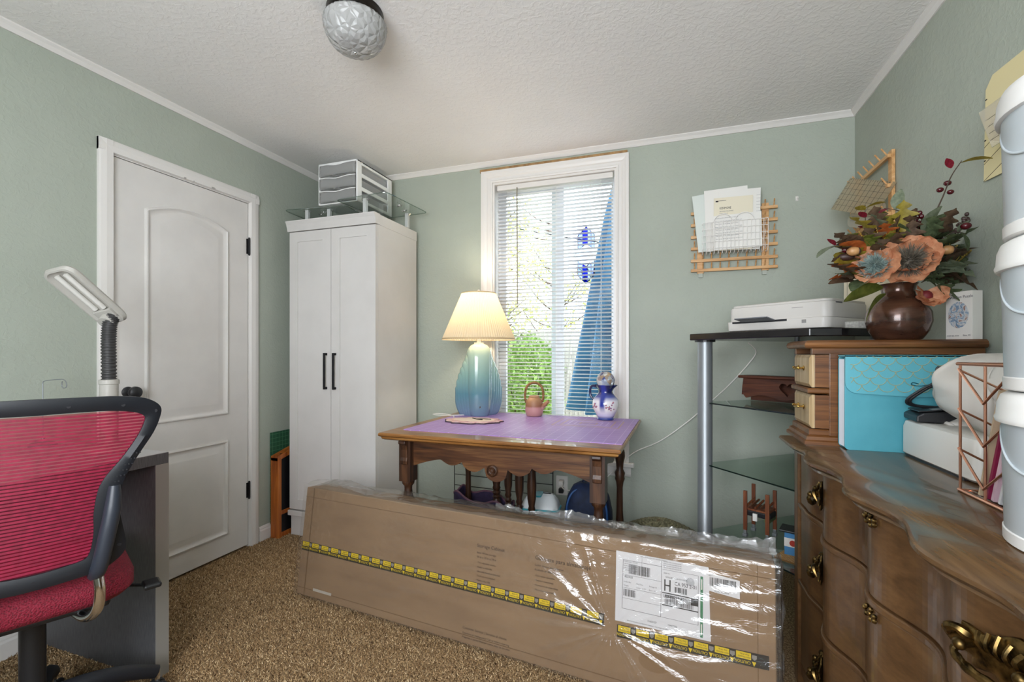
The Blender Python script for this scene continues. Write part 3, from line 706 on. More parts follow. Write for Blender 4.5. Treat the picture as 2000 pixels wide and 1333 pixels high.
# seat
rs = []
for z, ins in ((.468, .03), (.472, .012), (.488, .0), (.520, .0), (.540, .012), (.550, .035), (.553, .07)):
    rs.append([(x, y, z + 0 - (.02 if y > .45 else 0)) for x, y in rrect(-.205 + ins, .035 + ins, .205 - ins, .50 - ins, .09, 6)])
sf = NT('red_spacer_fabric'); P(sf, rough=.75)
_v = sf.n('TexVoronoi'); _v.inputs['Scale'].default_value = 240; sf.l(sf.coord(), _v.inputs['Vector']); sf.l(sf.ramp(_v.outputs[0], [(.1, '4a0716'), (.5, '82112b')]), sf.b.inputs['Base Color']); sf.bump(_v.outputs[0], .6, .004)
MB().rings(rs).build('seat', sf.m, ch, smooth=True)
MB().box((-.15, .08, .445), (.15, .46, .468)).build('seat_pan', 'blackpl', ch, bevel=.01)
m = MB(); m.tube(smoothpath([(.10, .30, .44), (.18, .24, .435), (.235, .20, .430)], 4), .005, 8); m.build('lever_rod', 'blackpl', ch)
MB().cbox((.255, .185, .432), (.045, .055, .016)).build('lever_paddle', 'blackpl', ch, bevel=.006)
MB().lathe([(.028, .16), (.028, .43), (.06, .432), (.06, .44)], 18, (0, .27, 0)).build('gas_column', 'blackpl', ch, smooth=True)
for i in range(5):
    a = R(72 * i + 8); ex, ey = math.cos(a), math.sin(a)
    pth = smoothpath([(0, .27, .150), (.10 * ex, .27 + .10 * ey, .150), (.20 * ex, .27 + .20 * ey, .128), (.29 * ex, .27 + .29 * ey, .085)], 5)
    lg_ = MB().tube(pth, [.034 - .014 * k / 15 for k in range(16)], 10, flat=.8).build('base_leg', 'navyfr', ch, smooth=True)
    c_ = MB()
    for s_ in (-1, 1):
        X = Matrix.Translation((.292 * ex + s_ * -.014 * ey, .27 + .292 * ey + s_ * .014 * ex, .028)) @ Matrix.Rotation(a + PI / 2, 4, 'Z') @ Matrix.Rotation(R(90), 4, 'Y')
        c_.lathe([(.0, -.009), (.024, -.009), (.0275, -.004), (.0275, .004), (.024, .009), (.0, .009)], 18, M_=X)
    c_.build('caster', 'blackpl', lg_, smooth=True)
    MB().tube([(.292 * ex, .27 + .292 * ey, .028), (.292 * ex, .27 + .292 * ey, .098)], .007, 8).build('caster_stem', 'chrome', lg_)
# ================================================================ OAK TABLE
th = .03
tb = thing('oak_table', 'oak table with turned legs and scalloped apron under the window', 'table', (-1.283 + .554 * math.cos(th) + .4325 * math.sin(th), 1.835 - .554 * math.sin(th) + .4325 * math.cos(th), 0), -th)
TZ = .775; hw_, hd_ = .554, .4325
rs = []
for z, i in ((TZ - .034, .022), (TZ - .028, .012), (TZ - .020, .010), (TZ - .014, .0), (TZ - .006, .0), (TZ, .004)): rs.append([(-hw_ + i, -hd_ + i, z), (hw_ - i, -hd_ + i, z), (hw_ - i, hd_ - i, z), (-hw_ + i, hd_ - i, z)])
MB().rings(rs).build('table_top', 'oak', tb, bevel=.002)
# scalloped front and back aprons
def apron(y0, y1, x0=-.40, x1=.40):
    pts = [(x0, TZ - .034), (x0, TZ - .150)]
    def low(x):
        q = abs(x)
        if q < .052: return TZ - .160 - math.sqrt(max(0, .052 ** 2 - q * q)) * .75
        if q < .165: return TZ - .135 - .026 * abs(math.sin(PI * (q - .052) / .113)) - .004
        if q < .27: return TZ - .125 - .020 * abs(math.sin(PI * (q - .165) / .105))
        return TZ - .122 - .05 * ((q - .27) / (abs(x1) - .27)) ** 1.4
    n = 96
    pts = [(x1, TZ - .034)] + [(x0, TZ - .034)] + [(x0 + (x1 - x0) * i / n, low(x0 + (x1 - x0) * i / n)) for i in range(n + 1)]
    return MB().prism(pts, y0, y1, 'y')
lx, ly = .452, .335
apron(-ly - .004, -ly + .016, -.445, .445).build('front_apron', 'oakdark', tb)
apron(ly - .016, ly + .004, -.445, .445).build('back_apron', 'oakdark', tb)
for s_ in (-1, 1):
    MB().prism([(-ly, TZ - .034), (-ly, TZ - .14), (-ly + .18, TZ - .12), (0, TZ - .15), (ly - .18, TZ - .12), (ly, TZ - .14), (ly, TZ - .034)], s_ * lx - .010, s_ * lx + .010, 'x').build('side_apron', 'oakdark', tb)
rz_ = MB(); X = Matrix.Translation((-.015, -ly - .004, TZ - .150)) @ Matrix.Rotation(R(90), 4, 'X')
rz_.lathe([(.026, 0), (.027, .006), (.023, .010), (.021, .006), (.016, .007), (.014, .013), (.010, .010), (.007, .014), (.001, .015)], 24, M_=X); rz_.build('rosette', 'oakleg', tb, smooth=True)
legp = [(.014, .0), (.026, .006), (.030, .02), (.024, .035), (.018, .045), (.024, .055), (.028, .09), (.022, .16), (.018, .20), (.026, .215), (.018, .228), (.016, .24), (.025, .25), (.027, .26), (.025, .27), (.027, .285), (.028, .295), (.025, .305), (.028, .318), (.030, .335), (.022, .35), (.018, .36), (.030, .39), (.034, .415), (.031, .44), (.022, .47), (.018, .50), (.019, .515), (.028, .525), (.030, .535), (.026, .54)]
legm_ = MB().lathe(legp, 20).box((-.031, -.031, .54), (.031, .031, TZ - .034)).mesh('leg')
for i, (sx, sy) in enumerate(((-1, -1), (1, -1))):
    o = obj('leg', legm_, 'oakleg', tb, True if i == 0 else False); o.location = (sx * lx, sy * ly, 0)
    b = MB(); y = -ly - .031; x = sx * lx
    rs2 = [(y - .004, TZ - .036), (y - .026, TZ - .040), (y - .028, TZ - .052), (y - .014, TZ - .062), (y - .008, TZ - .085), (y - .007, TZ - .120), (y - .012, TZ - .135), (y - .010, TZ - .150), (y, TZ - .155), (y, TZ - .036)]
    b.prism(rs2, x - .018, x + .018, 'x'); b.build('corbel', 'oakleg', tb, bevel=.002)
blp = [(.014, 0), (.026, .01), (.024, .04), (.018, .06), (.026, .09), (.028, .13), (.022, .22), (.017, .30), (.016, .42), (.020, .45), (.027, .47), (.024, .48), (.028, .50), (.018, .52), (.020, .55), (.028, .59), (.027, .61), (.018, .65), (.012, .68), (.012, TZ - .034)]
blm = MB().lathe(blp, 18).mesh('leg')
for i, (sx, sy) in enumerate(((-1, 1), (1, 1))):
    o = obj('leg', blm, 'oakleg', tb, True if i == 0 else False); o.location = (sx * lx - (.0 if sx > 0 else 0), sy * ly - .02, 0)
# swing gate with three spindles under the top
spp = [(.012, .0), (.020, .01), (.014, .03), (.011, .10), (.019, .15), (.022, .19), (.013, .215), (.019, .225), (.013, .235), (.020, .25), (.013, .262), (.019, .275), (.015, .29), (.022, .33), (.024, .40), (.018, .52), (.013, .60), (.012, .63)]
spm = MB().lathe(spp, 16).mesh('spindle')
ga, gb_ = Vector((-.26, .30)), Vector((.12, -.05))
for i, t in enumerate((.0, .30, .56, .82)):
    q = ga.lerp(gb_, t); o = obj('spindle', spm, 'oakleg', tb, True if i == 0 else False); o.location = (q.x, q.y, .075); 
    if i == 0: o.scale = (1.3, 1.3, 1)
for z in (.05, .68):
    d = (gb_ - ga).normalized(); nrm = Vector((-d.y, d.x)) * .02; a, b = ga - d * .05, gb_ + d * .05
    MB().prism([tuple(a + nrm), tuple(b + nrm), tuple(b - nrm), tuple(a - nrm)], z, z + .035).build('gate_rail', 'oakleg', tb, bevel=.003)
# purple gridded cutting mat
pmn = NT('purple_cutting_mat'); P(pmn, rough=.42, spec=.5)
_co = pmn.coord()
def gridnode(cell, mort, c1, c2):
    g = pmn.n('TexBrick'); g.offset = 0; g.inputs['Scale'].default_value = 1; g.inputs['Mortar Size'].default_value = mort; g.inputs['Mortar Smooth'].default_value = 0
    g.inputs['Brick Width'].default_value = cell; g.inputs['Row Height'].default_value = cell; g.inputs['Color1'].default_value = c1; g.inputs['Color2'].default_value = c1; g.inputs['Mortar'].default_value = c2
    pmn.l(_co, g.inputs[0]); return g
g1 = gridnode(.0508, .0012, (0, 0, 0, 1), (1, 1, 1, 1)); 
mxp = pmn.n('Mix', data_type='RGBA'); nzp = pmn.noise(_co, 4, 3)
pmn.l(pmn.ramp(nzp.outputs[0], [(.3, '9f7cbc'), (.7, 'af8ecb')]), mxp.inputs[6]); mxp.inputs[7].default_value = lin('d9c4e6'); fm_ = pmn.n('Math', operation='MULTIPLY'); fm_.inputs[1].default_value = .6; pmn.l(g1.outputs[0], fm_.inputs[0]); pmn.l(fm_.outputs[0], mxp.inputs[0])
pmn.l(mxp.outputs[2], pmn.b.inputs['Base Color'])
cmx, cmy = -.02, .045
cm_ = thing('purple_cutting_mat', 'large purple gridded cutting mat covering the oak table', 'cutting mat', (tb.location.x + .012, tb.location.y + .045, TZ), -th)
MB().prism(rrect(-.500, -.372, .535, .372, .008, 3), .0, .003).build('mat_sheet', pmn.m, cm_)
pb = plain('printed_lilac', 'c9b3dd', .45); po = plain('printed_tan', 'c0a08c', .45)
for r_, mt in ((.17, po), (.13, po), (.10, pb), (.07, pb), (.045, po)):
    m = MB(); w = .006; cx, cy = .30, .13
    for a, b in (((-r_, -r_ * .7), (r_, -r_ * .7 + w)), ((-r_, r_ * .7 - w), (r_, r_ * .7)), ((-r_, -r_ * .7), (-r_ + w, r_ * .7)), ((r_ - w, -r_ * .7), (r_, r_ * .7))): m.box((cx + a[0], cy + a[1], .003), (cx + b[0], cy + b[1], .0032))
    m.build('printed_block', mt, cm_)
TT = TZ + .0032
# table lamp
tl_ = thing('table_lamp', 'lit table lamp with seafoam shell base and cream pleated shade', 'lamp', (-1.075, 2.545, TT))
lg2 = NT('seafoam_glaze'); P(lg2, rough=.14, coat=.5)
_sx = lg2.n('SeparateXYZ'); lg2.l(lg2.coord(), _sx.inputs[0]); _mr = lg2.n('MapRange'); _mr.inputs['From Min'].default_value = 0; _mr.inputs['From Max'].default_value = .43
lg2.l(_sx.outputs[2], _mr.inputs[0]); lg2.l(lg2.ramp(_mr.outputs[0], [(.0, '6d8299'), (.30, '5d8795'), (.55, '85a9a1'), (.82, 'abc4b3'), (1., 'c6d6c6')]), lg2.b.inputs['Base Color'])
def shell_layer(hw, dp, top, flare, y0):
    """one rounded lobe of the fanned base: narrow foot, full shoulder, domed top"""
    rs = []; n = 40
    for k in range(25):
        v = k / 24; z = top * v
        f = .70 + .30 * math.sin(PI * min(1, .12 + v * .62)) if v < .72 else None
        w = hw * (.80 + .20 * math.sin(PI / 2 * min(1, v / .45)))
        if v > .80: w *= max(.02, 1 - ((v - .80) / .20) ** flare) ** .5
        d = dp * (.86 + .14 * math.sin(PI / 2 * min(1, v / .4))) * (1 if v < .75 else max(.05, 1 - ((v - .75) / .25) ** 2.4) ** .5)
        if v < .03: w *= .93; d *= .93
        rs.append([(w * math.copysign(abs(math.cos(t)) ** .72, math.cos(t)), d * math.copysign(abs(math.sin(t)) ** .72, math.sin(t)) + y0, z) for t in [2 * PI * i / n for i in range(n)]])
    return MB().rings(rs)
for hw, dp, top, fl2_, y0 in ((.074, .092, .430, 2.6, -.006), (.086, .073, .388, 2.6, 0), (.101, .062, .352, 2.6, 0), (.114, .052, .316, 2.6, 0), (.125, .043, .280, 2.6, 0), (.134, .034, .240, 2.6, 0), (.140, .026, .195, 2.6, 0)):
    shell_layer(hw, dp, top, fl2_, y0).build('shell_layer', lg2.m, tl_, smooth=True, rot=(0, 0, R(30)))
MB().tube([(.04, -.082, .055), (.041, -.066, .055)], .0065, 12).build('rotary_switch', 'chrome', tl_, smooth=True)
MB().lathe([(.028, .415), (.028, .430), (.012, .424), (.010, .60), (.016, .61), (.006, .62), (.005, .725), (.012, .728), (.007, .742), (.0, .745)], 18).build('stem', plain('white_plastic', 'e4e2dc', .35), tl_, smooth=True)
shm = NT('cream_pleated_linen'); P(shm, col='e8dcc4', rough=.8)
_tl = shm.n('BsdfTranslucent'); _tl.inputs[0].default_value = lin('c4ae84'); _mx = shm.n('MixShader'); _mx.inputs[0].default_value = .36
shm.l(shm.b.outputs[0], _mx.inputs[1]); shm.l(_tl.outputs[0], _mx.inputs[2]); shm.l(_mx.outputs[0], shm.out.inputs[0])
m = MB(); npl = 90; rs = []
for r_, z in ((.216, .447), (.2145, .452), (.16, .58), (.100, .722)):
    rs.append([((r_ + (.0018 if i % 2 else -.0012)) * math.cos(2 * PI * i / (npl * 2)), (r_ + (.0018 if i % 2 else -.0012)) * math.sin(2 * PI * i / (npl * 2)), z) for i in range(npl * 2)])
sh_ = m.rings(rs, cap0=False, cap1=False).build('lamp_shade', shm.m, tl_)
hm_ = plain('tan_hem', 'cdb48a', .7)
for r_, z, hh in ((.217, .445, .010), (.1015, .716, .008)):
    hem = MB(); hem.rings([[(r_ * math.cos(2 * PI * i / 64), r_ * math.sin(2 * PI * i / 64), z + dz) for i in range(64)] for dz in (0, hh)], cap0=False, cap1=False)
    hem.build('shade_hem', hm_, sh_)
m = MB()
for a in (0, 2.094, 4.188): m.tube([(.01 * math.cos(a), .01 * math.sin(a), .722), (.1 * math.cos(a), .1 * math.sin(a), .718)], .0018, 5)
m.build('shade_spider', 'gold', sh_)
bm_ = NT('lit_bulb'); P(bm_, col='fff1d8', emc='ffe0b0', ems=8)
MB().ball((0, 0, .585), .030, 14, 10, (1, 1, 1.25)).build('bulb', bm_.m, tl_, smooth='all')
bulb = lamp('bulb_light', 'POINT', (0, 0, .640), 8.5, (1, .88, .70), shadow_soft_size=.035); bulb.parent = tl_
cwire = thing('lamp_cord', 'loop of white lamp cord lying at the mat corner', 'cord', (-1.30, 2.40, TT))
MB().tube(smoothpath([(.21, .13, .003), (.12, .06, .003), (.03, .03, .003), (-.03, .05, .003), (-.02, .09, .003), (.05, .08, .003), (.12, .02, .004), (.14, -.02, .003)], 6), .0024, 6).build('cable', 'paper', cwire, smooth=True)
# trivet with ruffled painted edge
tv = thing('painted_trivet', 'flat ruffle-edged trivet painted with a pale rose scene', 'trivet', (-.995, 2.285, TT), R(8))
pt_ = []
for i in range(72):
    a = 2 * PI * i / 72; r_ = 1 + .05 * math.sin(11 * a) + .03 * math.sin(17 * a + 1); pt_.append((.155 * r_ * math.cos(a), .105 * r_ * math.sin(a)))
MB().prism(pt_, 0, .006).build('edge_plate', plain('dark_edge', '3a2c33', .5), tv)
tvm = NT('painted_roses'); P(tvm, rough=.4)
_n = tvm.noise(tvm.coord(), 34, 4, .6, .5); tvm.l(tvm.ramp(_n.outputs[0], [(.3, '8a5b78'), (.42, 'd39a9e'), (.55, 'e6c3b4'), (.68, 'caa0c0')]), tvm.b.inputs['Base Color'])
MB().prism([(x * .965, y * .955) for x, y in pt_], .006, .0085).build('painted_face', tvm.m, tv)
m = MB().prism([(x, y) for x, y in [(.112 * math.cos(2 * PI * i / 40), .064 * math.sin(2 * PI * i / 40) + .012) for i in range(40)]], .0085, .0095); m.build('cream_medallion', plain('pale_cream', 'e8d3c0', .4), tv)
m = MB(); m.tube(smoothpath([(-.02, .05, .0105), (.005, .02, .0105), (.05, -.005, .0105)], 5), .003, 5); m.tube(smoothpath([(.0, .02, .0105), (.04, .028, .0105), (.09, .025, .0105)], 5), .002, 5); m.build('painted_branch', 'ink', tv)
# teapot
tp = thing('clay_teapot', 'small pink and tan clay teapot with a cane hoop handle', 'teapot', (-.748, 2.60, TT))
tpm = NT('pink_tan_clay'); P(tpm, rough=.5)
_sx = tpm.n('SeparateXYZ'); tpm.l(tpm.coord(), _sx.inputs[0]); _mr = tpm.n('MapRange'); _mr.inputs['From Max'].default_value = .115; tpm.l(_sx.outputs[2], _mr.inputs[0])
tpm.l(tpm.ramp(_mr.outputs[0], [(.0, 'b98a84'), (.42, 'b98684'), (.52, '8f5f45'), (1., 'b78e68')]), tpm.b.inputs['Base Color'])
MB().lathe([(.040, 0), (.046, .004), (.053, .03), (.052, .06), (.047, .088), (.036, .104), (.030, .108), (.032, .116), (.029, .118), (.026, .110), (.0, .109)], 28).build('body', tpm.m, tp, smooth=True)
MB().tube(smoothpath([(.044, -.004, .050), (.062, -.006, .066), (.088, -.008, .090)], 5), [.016 - .007 * i / 10 for i in range(11)], 12).build('spout', tpm.m, tp, smooth=True)
cane = mottled('cane_wrap', '5e3c1f', '9a6d40', 60, .6)
hp = [(-.050, 0, .076), (-.056, 0, .11), (-.052, 0, .15), (-.036, 0, .180), (0, 0, .194), (.036, 0, .180), (.052, 0, .15), (.054, 0, .11), (.048, 0, .084)]
pp = smoothpath(hp, 8); MB().tube(pp, [.0078 if i % 3 else .0066 for i in range(len(pp))], 10).build('hoop_handle', cane, tp, smooth=True)
# pitcher with glass ball
pi_ = thing('floral_pitcher', 'cobalt and white floral pitcher with ruffled rim', 'pitcher', (-.335, 2.585, TT), R(-8))
pim = NT('cobalt_floral_glaze'); P(pim, rough=.12, coat=.6)
_c = pim.coord(); _sx = pim.n('SeparateXYZ'); pim.l(_c, _sx.inputs[0])
_mr = pim.n('MapRange'); _mr.inputs['From Max'].default_value = .2; pim.l(_sx.outputs[2], _mr.inputs[0])
basec = pim.ramp(_mr.outputs[0], [(.0, '232a66'), (.05, '3a4890'), (.13, 'cfcbe2'), (.30, 'eeeae6'), (.52, 'e6e4ea'), (.64, '4a57a2'), (.74, '1b2358'), (1., '161c4c')])
# vertical cobalt band on the front
_b = pim.n('Math', operation='ABSOLUTE'); pim.l(_sx.outputs[0], _b.inputs[0]); _br = pim.n('MapRange'); _br.inputs['From Min'].default_value = .008; _br.inputs['From Max'].default_value = .020; _br.inputs['To Min'].default_value = 1; _br.inputs['To Max'].default_value = 0; pim.l(_b.outputs[0], _br.inputs[0])
_up = pim.n('MapRange'); _up.inputs['From Min'].default_value = .2; _up.inputs['From Max'].default_value = .4; pim.l(_mr.outputs[0], _up.inputs[0])
_mm = pim.n('Math', operation='MULTIPLY'); pim.l(_br.outputs[0], _mm.inputs[0]); pim.l(_up.outputs[0], _mm.inputs[1])
_m1 = pim.n('Mix', data_type='RGBA'); pim.l(_mm.outputs[0], _m1.inputs[0]); pim.l(basec, _m1.inputs[6]); _m1.inputs[7].default_value = lin('2a3a94')
pim.l(_m1.outputs[2], pim.b.inputs['Base Color'])
def ruf(a, z): return 1 + (.12 * math.cos(6 * a) + .10 * max(0, math.cos(a)) if z > .165 else 0) * min(1, max(0, (z - .165) / .025))
MB().lathe([(.042, 0), (.046, .004), (.043, .012), (.052, .03), (.068, .06), (.073, .085), (.068, .112), (.052, .132), (.041, .146), (.038, .156), (.044, .172), (.054, .188), (.056, .192), (.050, .186), (.036, .160), (.02, .15), (.0, .149)], 48, fn=ruf).build('body', pim.m, pi_, smooth=True)
MB().tube(smoothpath([(-.046, 0, .178), (-.074, 0, .184), (-.088, 0, .162), (-.084, 0, .128), (-.066, 0, .106)], 7), .007, 10).build('handle', plain('deep_cobalt_glaze', '171d4a', .12, coat=.6), pi_, smooth=True)
flm = mottled('painted_flowers', 'b4684e', '7a5f96', 160, .2)
for a, zc in ((-128, .080), (-52, .082)):
    m = MB()
    for k in range(14):
        da = R(a + random.gauss(0, 9)); z = zc + random.gauss(0, .011); m.ball((.0722 * math.cos(da) * (1 - abs(z - .085) * 1.2), .0722 * math.sin(da) * (1 - abs(z - .085) * 1.2), z), random.uniform(.003, .0055), 7, 5, (1, 1, 1))
    m.build('flower_spray', flm, pi_, smooth=True)
gb2 = thing('glass_ball', 'clear millefiori glass ball resting in the pitcher mouth', 'paperweight', (-.335, 2.585, TT + .168))
tg = NT('clear_flint_glass'); P(tg, col='ffffff', rough=.02, trans=.6, ior=1.35)
_v = tg.n('TexVoronoi'); _v.inputs['Scale'].default_value = 55; tg.l(tg.coord(), _v.inputs['Vector']); tg.l(tg.ramp(_v.outputs['Color'], [(.3, 'ffffff'), (.55, 'cfd9f2'), (.72, 'e9c9a0'), (.85, '5b6fc0')]), tg.b.inputs['Base Color'])
MB().ball((0, 0, .048), .050, 28, 18).build('glass_sphere', tg.m, gb2, smooth='all')
m = MB()
for k in range(26):
    d = Vector((random.gauss(0, 1), random.gauss(0, 1), random.gauss(0, 1))).normalized() * .038; m.ball((d.x, d.y, d.z + .048), .0065, 8, 5)
m.build('millefiori_canes', mottled('millefiori', 'c88a3a', '3f55b0', 90, .3), gb2, smooth=True)
# ================================================================ UNDER THE TABLE, BACK WALL
wr = thing('wire_rack', 'dark thin wire rack leaning on the wall below the window', 'rack', (-1.333, 2.745, 0))
for i, z in enumerate((.20, .285, .355, .425, .50)):
    MB().tube([(-.03 if z > .4 else 0, 0, z), (.66, .0, z - .012)], .0022, 6).build('cross_wire', 'black', wr)
for x in (0, .66): MB().tube([(x, .004, 0), (x, .004, .56)], .0028, 6).build('upright_wire', 'black', wr)
MB().tube(smoothpath([(0, .004, .56), (.01, .004, .62), (.05, .004, .66)], 4), .0022, 6).build('hook_wire', 'black', wr)
ou = thing('wall_outlet', 'white duplex outlet with plugged cords below the window', 'outlet', (-.632, YB, .325))
MB().prism(rrect(-.036, -.059, .036, .059, .004, 2), -.006, 0, 'y').build('cover_plate', plain('ivory_plate', 'dedcd6', .4), ou)
for z in (-.024, .024): MB().prism(rrect(-.016, z - .015, .016, z + .015, .006, 3), -.009, -.005, 'y').build('socket_face', plain('grey_socket', 'b7b5b0', .4), ou)
MB().box((-.014, -.04, .006), (.014, -.008, .034)).build('plug', 'paper', ou, bevel=.003)
MB().box((-.014, -.04, -.04), (.014, -.008, -.012)).build('plug', 'blackpl', ou, bevel=.003)
co = MB().tube(smoothpath([(-.632, 2.78, .345), (-.60, 2.765, .315), (-.50, 2.76, .325), (-.40, 2.775, .37), (-.30, 2.79, .46), (-.20, 2.80, .56), (-.05, 2.80, .64), (.10, 2.80, .76), (.20, 2.795, .86), (.30, 2.795, .96), (.40, 2.795, 1.08), (.44, 2.79, 1.15), (.40, 2.77, 1.20)], 8), .0032, 6).build('printer_cable', 'paper', smooth=True)
tag(co, 'white power cord running up the wall from outlet to printer', 'cord')
# purple tote
bgm = mottled('purple_canvas', '241a33', '3a2a4c', 20, .85)
bg_ = thing('purple_tote', 'slumped dark purple fabric tote under the table', 'bag', (-1.03, 2.52, 0))
def tote(u, v):
    a = 2 * PI * u; r1, r2 = .185, .12; k = 1 + .05 * math.sin(3 * a + v * 2); z = v * (.300 + .04 * math.cos(a + 2.6) + .018 * math.sin(5 * a))
    return (r1 * k * math.copysign(abs(math.cos(a)) ** .7, math.cos(a)) * (1 - .08 * v), r2 * k * math.copysign(abs(math.sin(a)) ** .7, math.sin(a)), z)
m = MB().grid(tote, 40, 10, wrap=True); m.f.append(tuple(range(40))[::-1]); m.build('sack', bgm, bg_, smooth=True, solid=.006)
MB().tube([tuple(Vector(tote(i / 40, 1.0))) for i in range(40)], .006, 6, True).build('hem', plain('mauve_binding', '6b4a58', .8), bg_, smooth=True)
m = MB().ball((.02, 0, .16), .11, 14, 8, (1.3, .85, .6)); m.build('folded_cloth', mottled('patterned_cloth', '4a2c38', 'b89a82', 40, .9), bg_, smooth=True)
# wipes tub
wp = thing('wipes_tub', 'white and turquoise plastic wipes tub under the table', 'tub', (-.665, 2.44, 0), R(4))
tq = plain('turquoise_plastic', '4fb0bf', .35); wpm = mottled('white_tub', 'e6eaec', 'cfe2e6', 9, .35)
rs = []
for z, i in ((0, .006), (.01, 0), (.24, .012), (.30, .020)): rs.append([(x, y, z) for x, y in rrect(-.115 + i, -.075 + i, .115 - i, .075 - i, .03, 5)])
MB().rings(rs).build('tub', wpm, wp, smooth=True)
rs = []
for z, i in ((.298, .014), (.318, .014), (.345, .026), (.372, .046), (.378, .062)): rs.append([(x, y - (.0 if z < .33 else -.012), z) for x, y in rrect(-.115 + i, -.075 + i, .115 - i, .075 - i * .8, .028, 5)])
MB().rings(rs).build('lid', plain('white_lid', 'e8edee', .35), wp, smooth=True)
MB().prism(rrect(-.028, -.05, .010, .035, .012, 4), .372, .3815).build('flip_tab', tq, wp)
MB().tube([(x, y, .306) for x, y in rrect(-.103, -.063, .103, .063, .028, 6)], .006, 6, True).build('lid_band', tq, wp, smooth=True)
m = MB()
m.box((-.05, -.0765, .12), (.02, -.0745, .20)); m.build('printed_label', plain('red_violet_print', '9c4a68', .5), wp)
# navy backpack
bk = thing('navy_backpack', 'dark navy backpack standing against the wall under the table', 'backpack', (-.425, 2.56, 0))
nv = mottled('navy_nylon', '0f1a33', '1b2d52', 14, .7, bump=(160, .15, .001)); nv2 = plain('blue_piping', '20508a', .6)
rs = []
for z, sx, sy in ((0, .118, .075), (.02, .128, .085), (.15, .132, .09), (.28, .128, .085), (.36, .112, .07), (.41, .085, .05), (.43, .05, .03)):
    rs.append([(sx * math.copysign(abs(math.cos(a)) ** .6, math.cos(a)), sy * math.copysign(abs(math.sin(a)) ** .6, math.sin(a)), z) for a in [2 * PI * i / 32 for i in range(32)]])
MB().rings(rs).build('main_body', nv, bk, smooth=True)
MB().tube(smoothpath([(-.110, -.068, .02), (-.113, -.072, .2), (-.100, -.062, .34), (-.05, -.045, .40), (.05, -.045, .40), (.100, -.062, .34), (.113, -.072, .2), (.110, -.068, .02)], 6), .006, 6).build('zip_piping', nv2, bk, smooth=True)
rs = []
for y, i in ((-.075, 0), (-.10, .004), (-.112, .02)): rs.append([(x, y, z) for x, z in rrect(-.09 + i, .03 + i, .09 - i, .24 - i, .05, 6)])
MB().rings(rs).build('front_pocket', nv, bk, smooth=True)
MB().tube(smoothpath([(-.03, .0, .425), (-.02, 0, .455), (.02, 0, .455), (.03, 0, .425)], 5), .006, 8).build('grab_loop', nv, bk, smooth=True)
MB().prism([(-.02, .20), (.0, .225), (.016, .205), (0, .18)], -.117, -.114, 'y').build('leather_patch', plain('tan_leather', '9a7a58', .7), bk)
# wicker basket
wk = thing('wicker_basket', 'round lidded wicker basket on the carpet beside the shelf', 'basket', (-.055, 2.52, 0), R(10))
wm1 = mottled('wicker_brown', '4a3220', '7d5a38', 50, .75); wm2 = mottled('wicker_grey_green', '5d5a42', '8d8768', 50, .75)
m = MB()
for k in range(15):
    z = .008 + k * .0125; r_ = .160 + .02 * math.sin(PI * k / 15); m.tube([(r_ * math.cos(2 * PI * i / 60) * 1.06 , r_ * math.sin(2 * PI * i / 60) * .95, z + .003 * math.sin(i * PI / 1.5 + k * PI)) for i in range(60)], .0068, 5, True)
m.build('woven_side', wm1, wk, smooth=True, kind='stuff')
m = MB()
for k in range(15):
    t = k / 14; r_ = .178 * (1 - t) + .012; m.tube([(r_ * math.cos(2 * PI * i / 50) * 1.06, r_ * math.sin(2 * PI * i / 50) * .95, .205 + .068 * math.sin(t * PI / 2) + .003 * math.sin(i * PI / 1.25 + k * PI)) for i in range(50)], .0068, 5, True)
m.build('woven_lid', wm2, wk, smooth=True, kind='stuff')
MB().lathe([(.15, .004), (.158, .01), (.168, .10), (.160, .19), (.175, .200), (.12, .24), (.05, .262), (0, .266)], 30).build('inner_body', wm1, wk, smooth=True)
m = MB()
for k in range(9): m.tube([(0, 0, .278), (.10 * math.cos(k * .7), .10 * math.sin(k * .7), .252), (.185 * math.cos(k * .7), .175 * math.sin(k * .7), .206)], .004, 5)
m.build('lid_ribs', wm1, wk, smooth=True)
MB().tube([(.196 * math.cos(2 * PI * i / 40), .178 * math.sin(2 * PI * i / 40), .200) for i in range(40)], .008, 6, True).build('rim', wm1, wk, smooth=True)
# ---- peg rack on the back wall
def pegrack(name, label, loc, rz, w, h, rows, npeg, ups, pegs=True, tilt=0):
    t = thing(name, label, 'rack', loc, rz, None, rot=(0, tilt, rz))
    for x in ups: MB().box((x - .017, -.014, -.008), (x + .017, -.001, h + .010)).build('upright_slat', 'pine', t, bevel=.001)
    pgm = MB().tube([(0, .004, 0), (0, -.020, .034)], .0034, 7).mesh('peg')
    for i, z in enumerate(rows):
        r_ = MB().box((0, -.028, z - .008), (w, -.014, z + .008)).build('peg_rail', 'pine', t, bevel=.001)
        if pegs:
            for k in range(npeg):
                p = obj('peg', pgm, 'pine', r_); p.location = (.018 + (w - .036) * k / (npeg - 1), -.024, z + .004)
    return t
RT = R(0.8)
pr = pegrack('peg_rack', 'pine thread peg rack on the wall behind the printer', (.113, YB - .001, 1.600), 0, .432, .345, (.008, .062, .130, .195, .262, .328), 10, (.05, .375), True, 0)
m = MB()
for x in (.04, .36): m.box((x, -.012, -.030), (x + .022, -.002, -.006))
m.build('hanger_tabs', plain('pale_tab', 'a9b0a6', .5), pr)
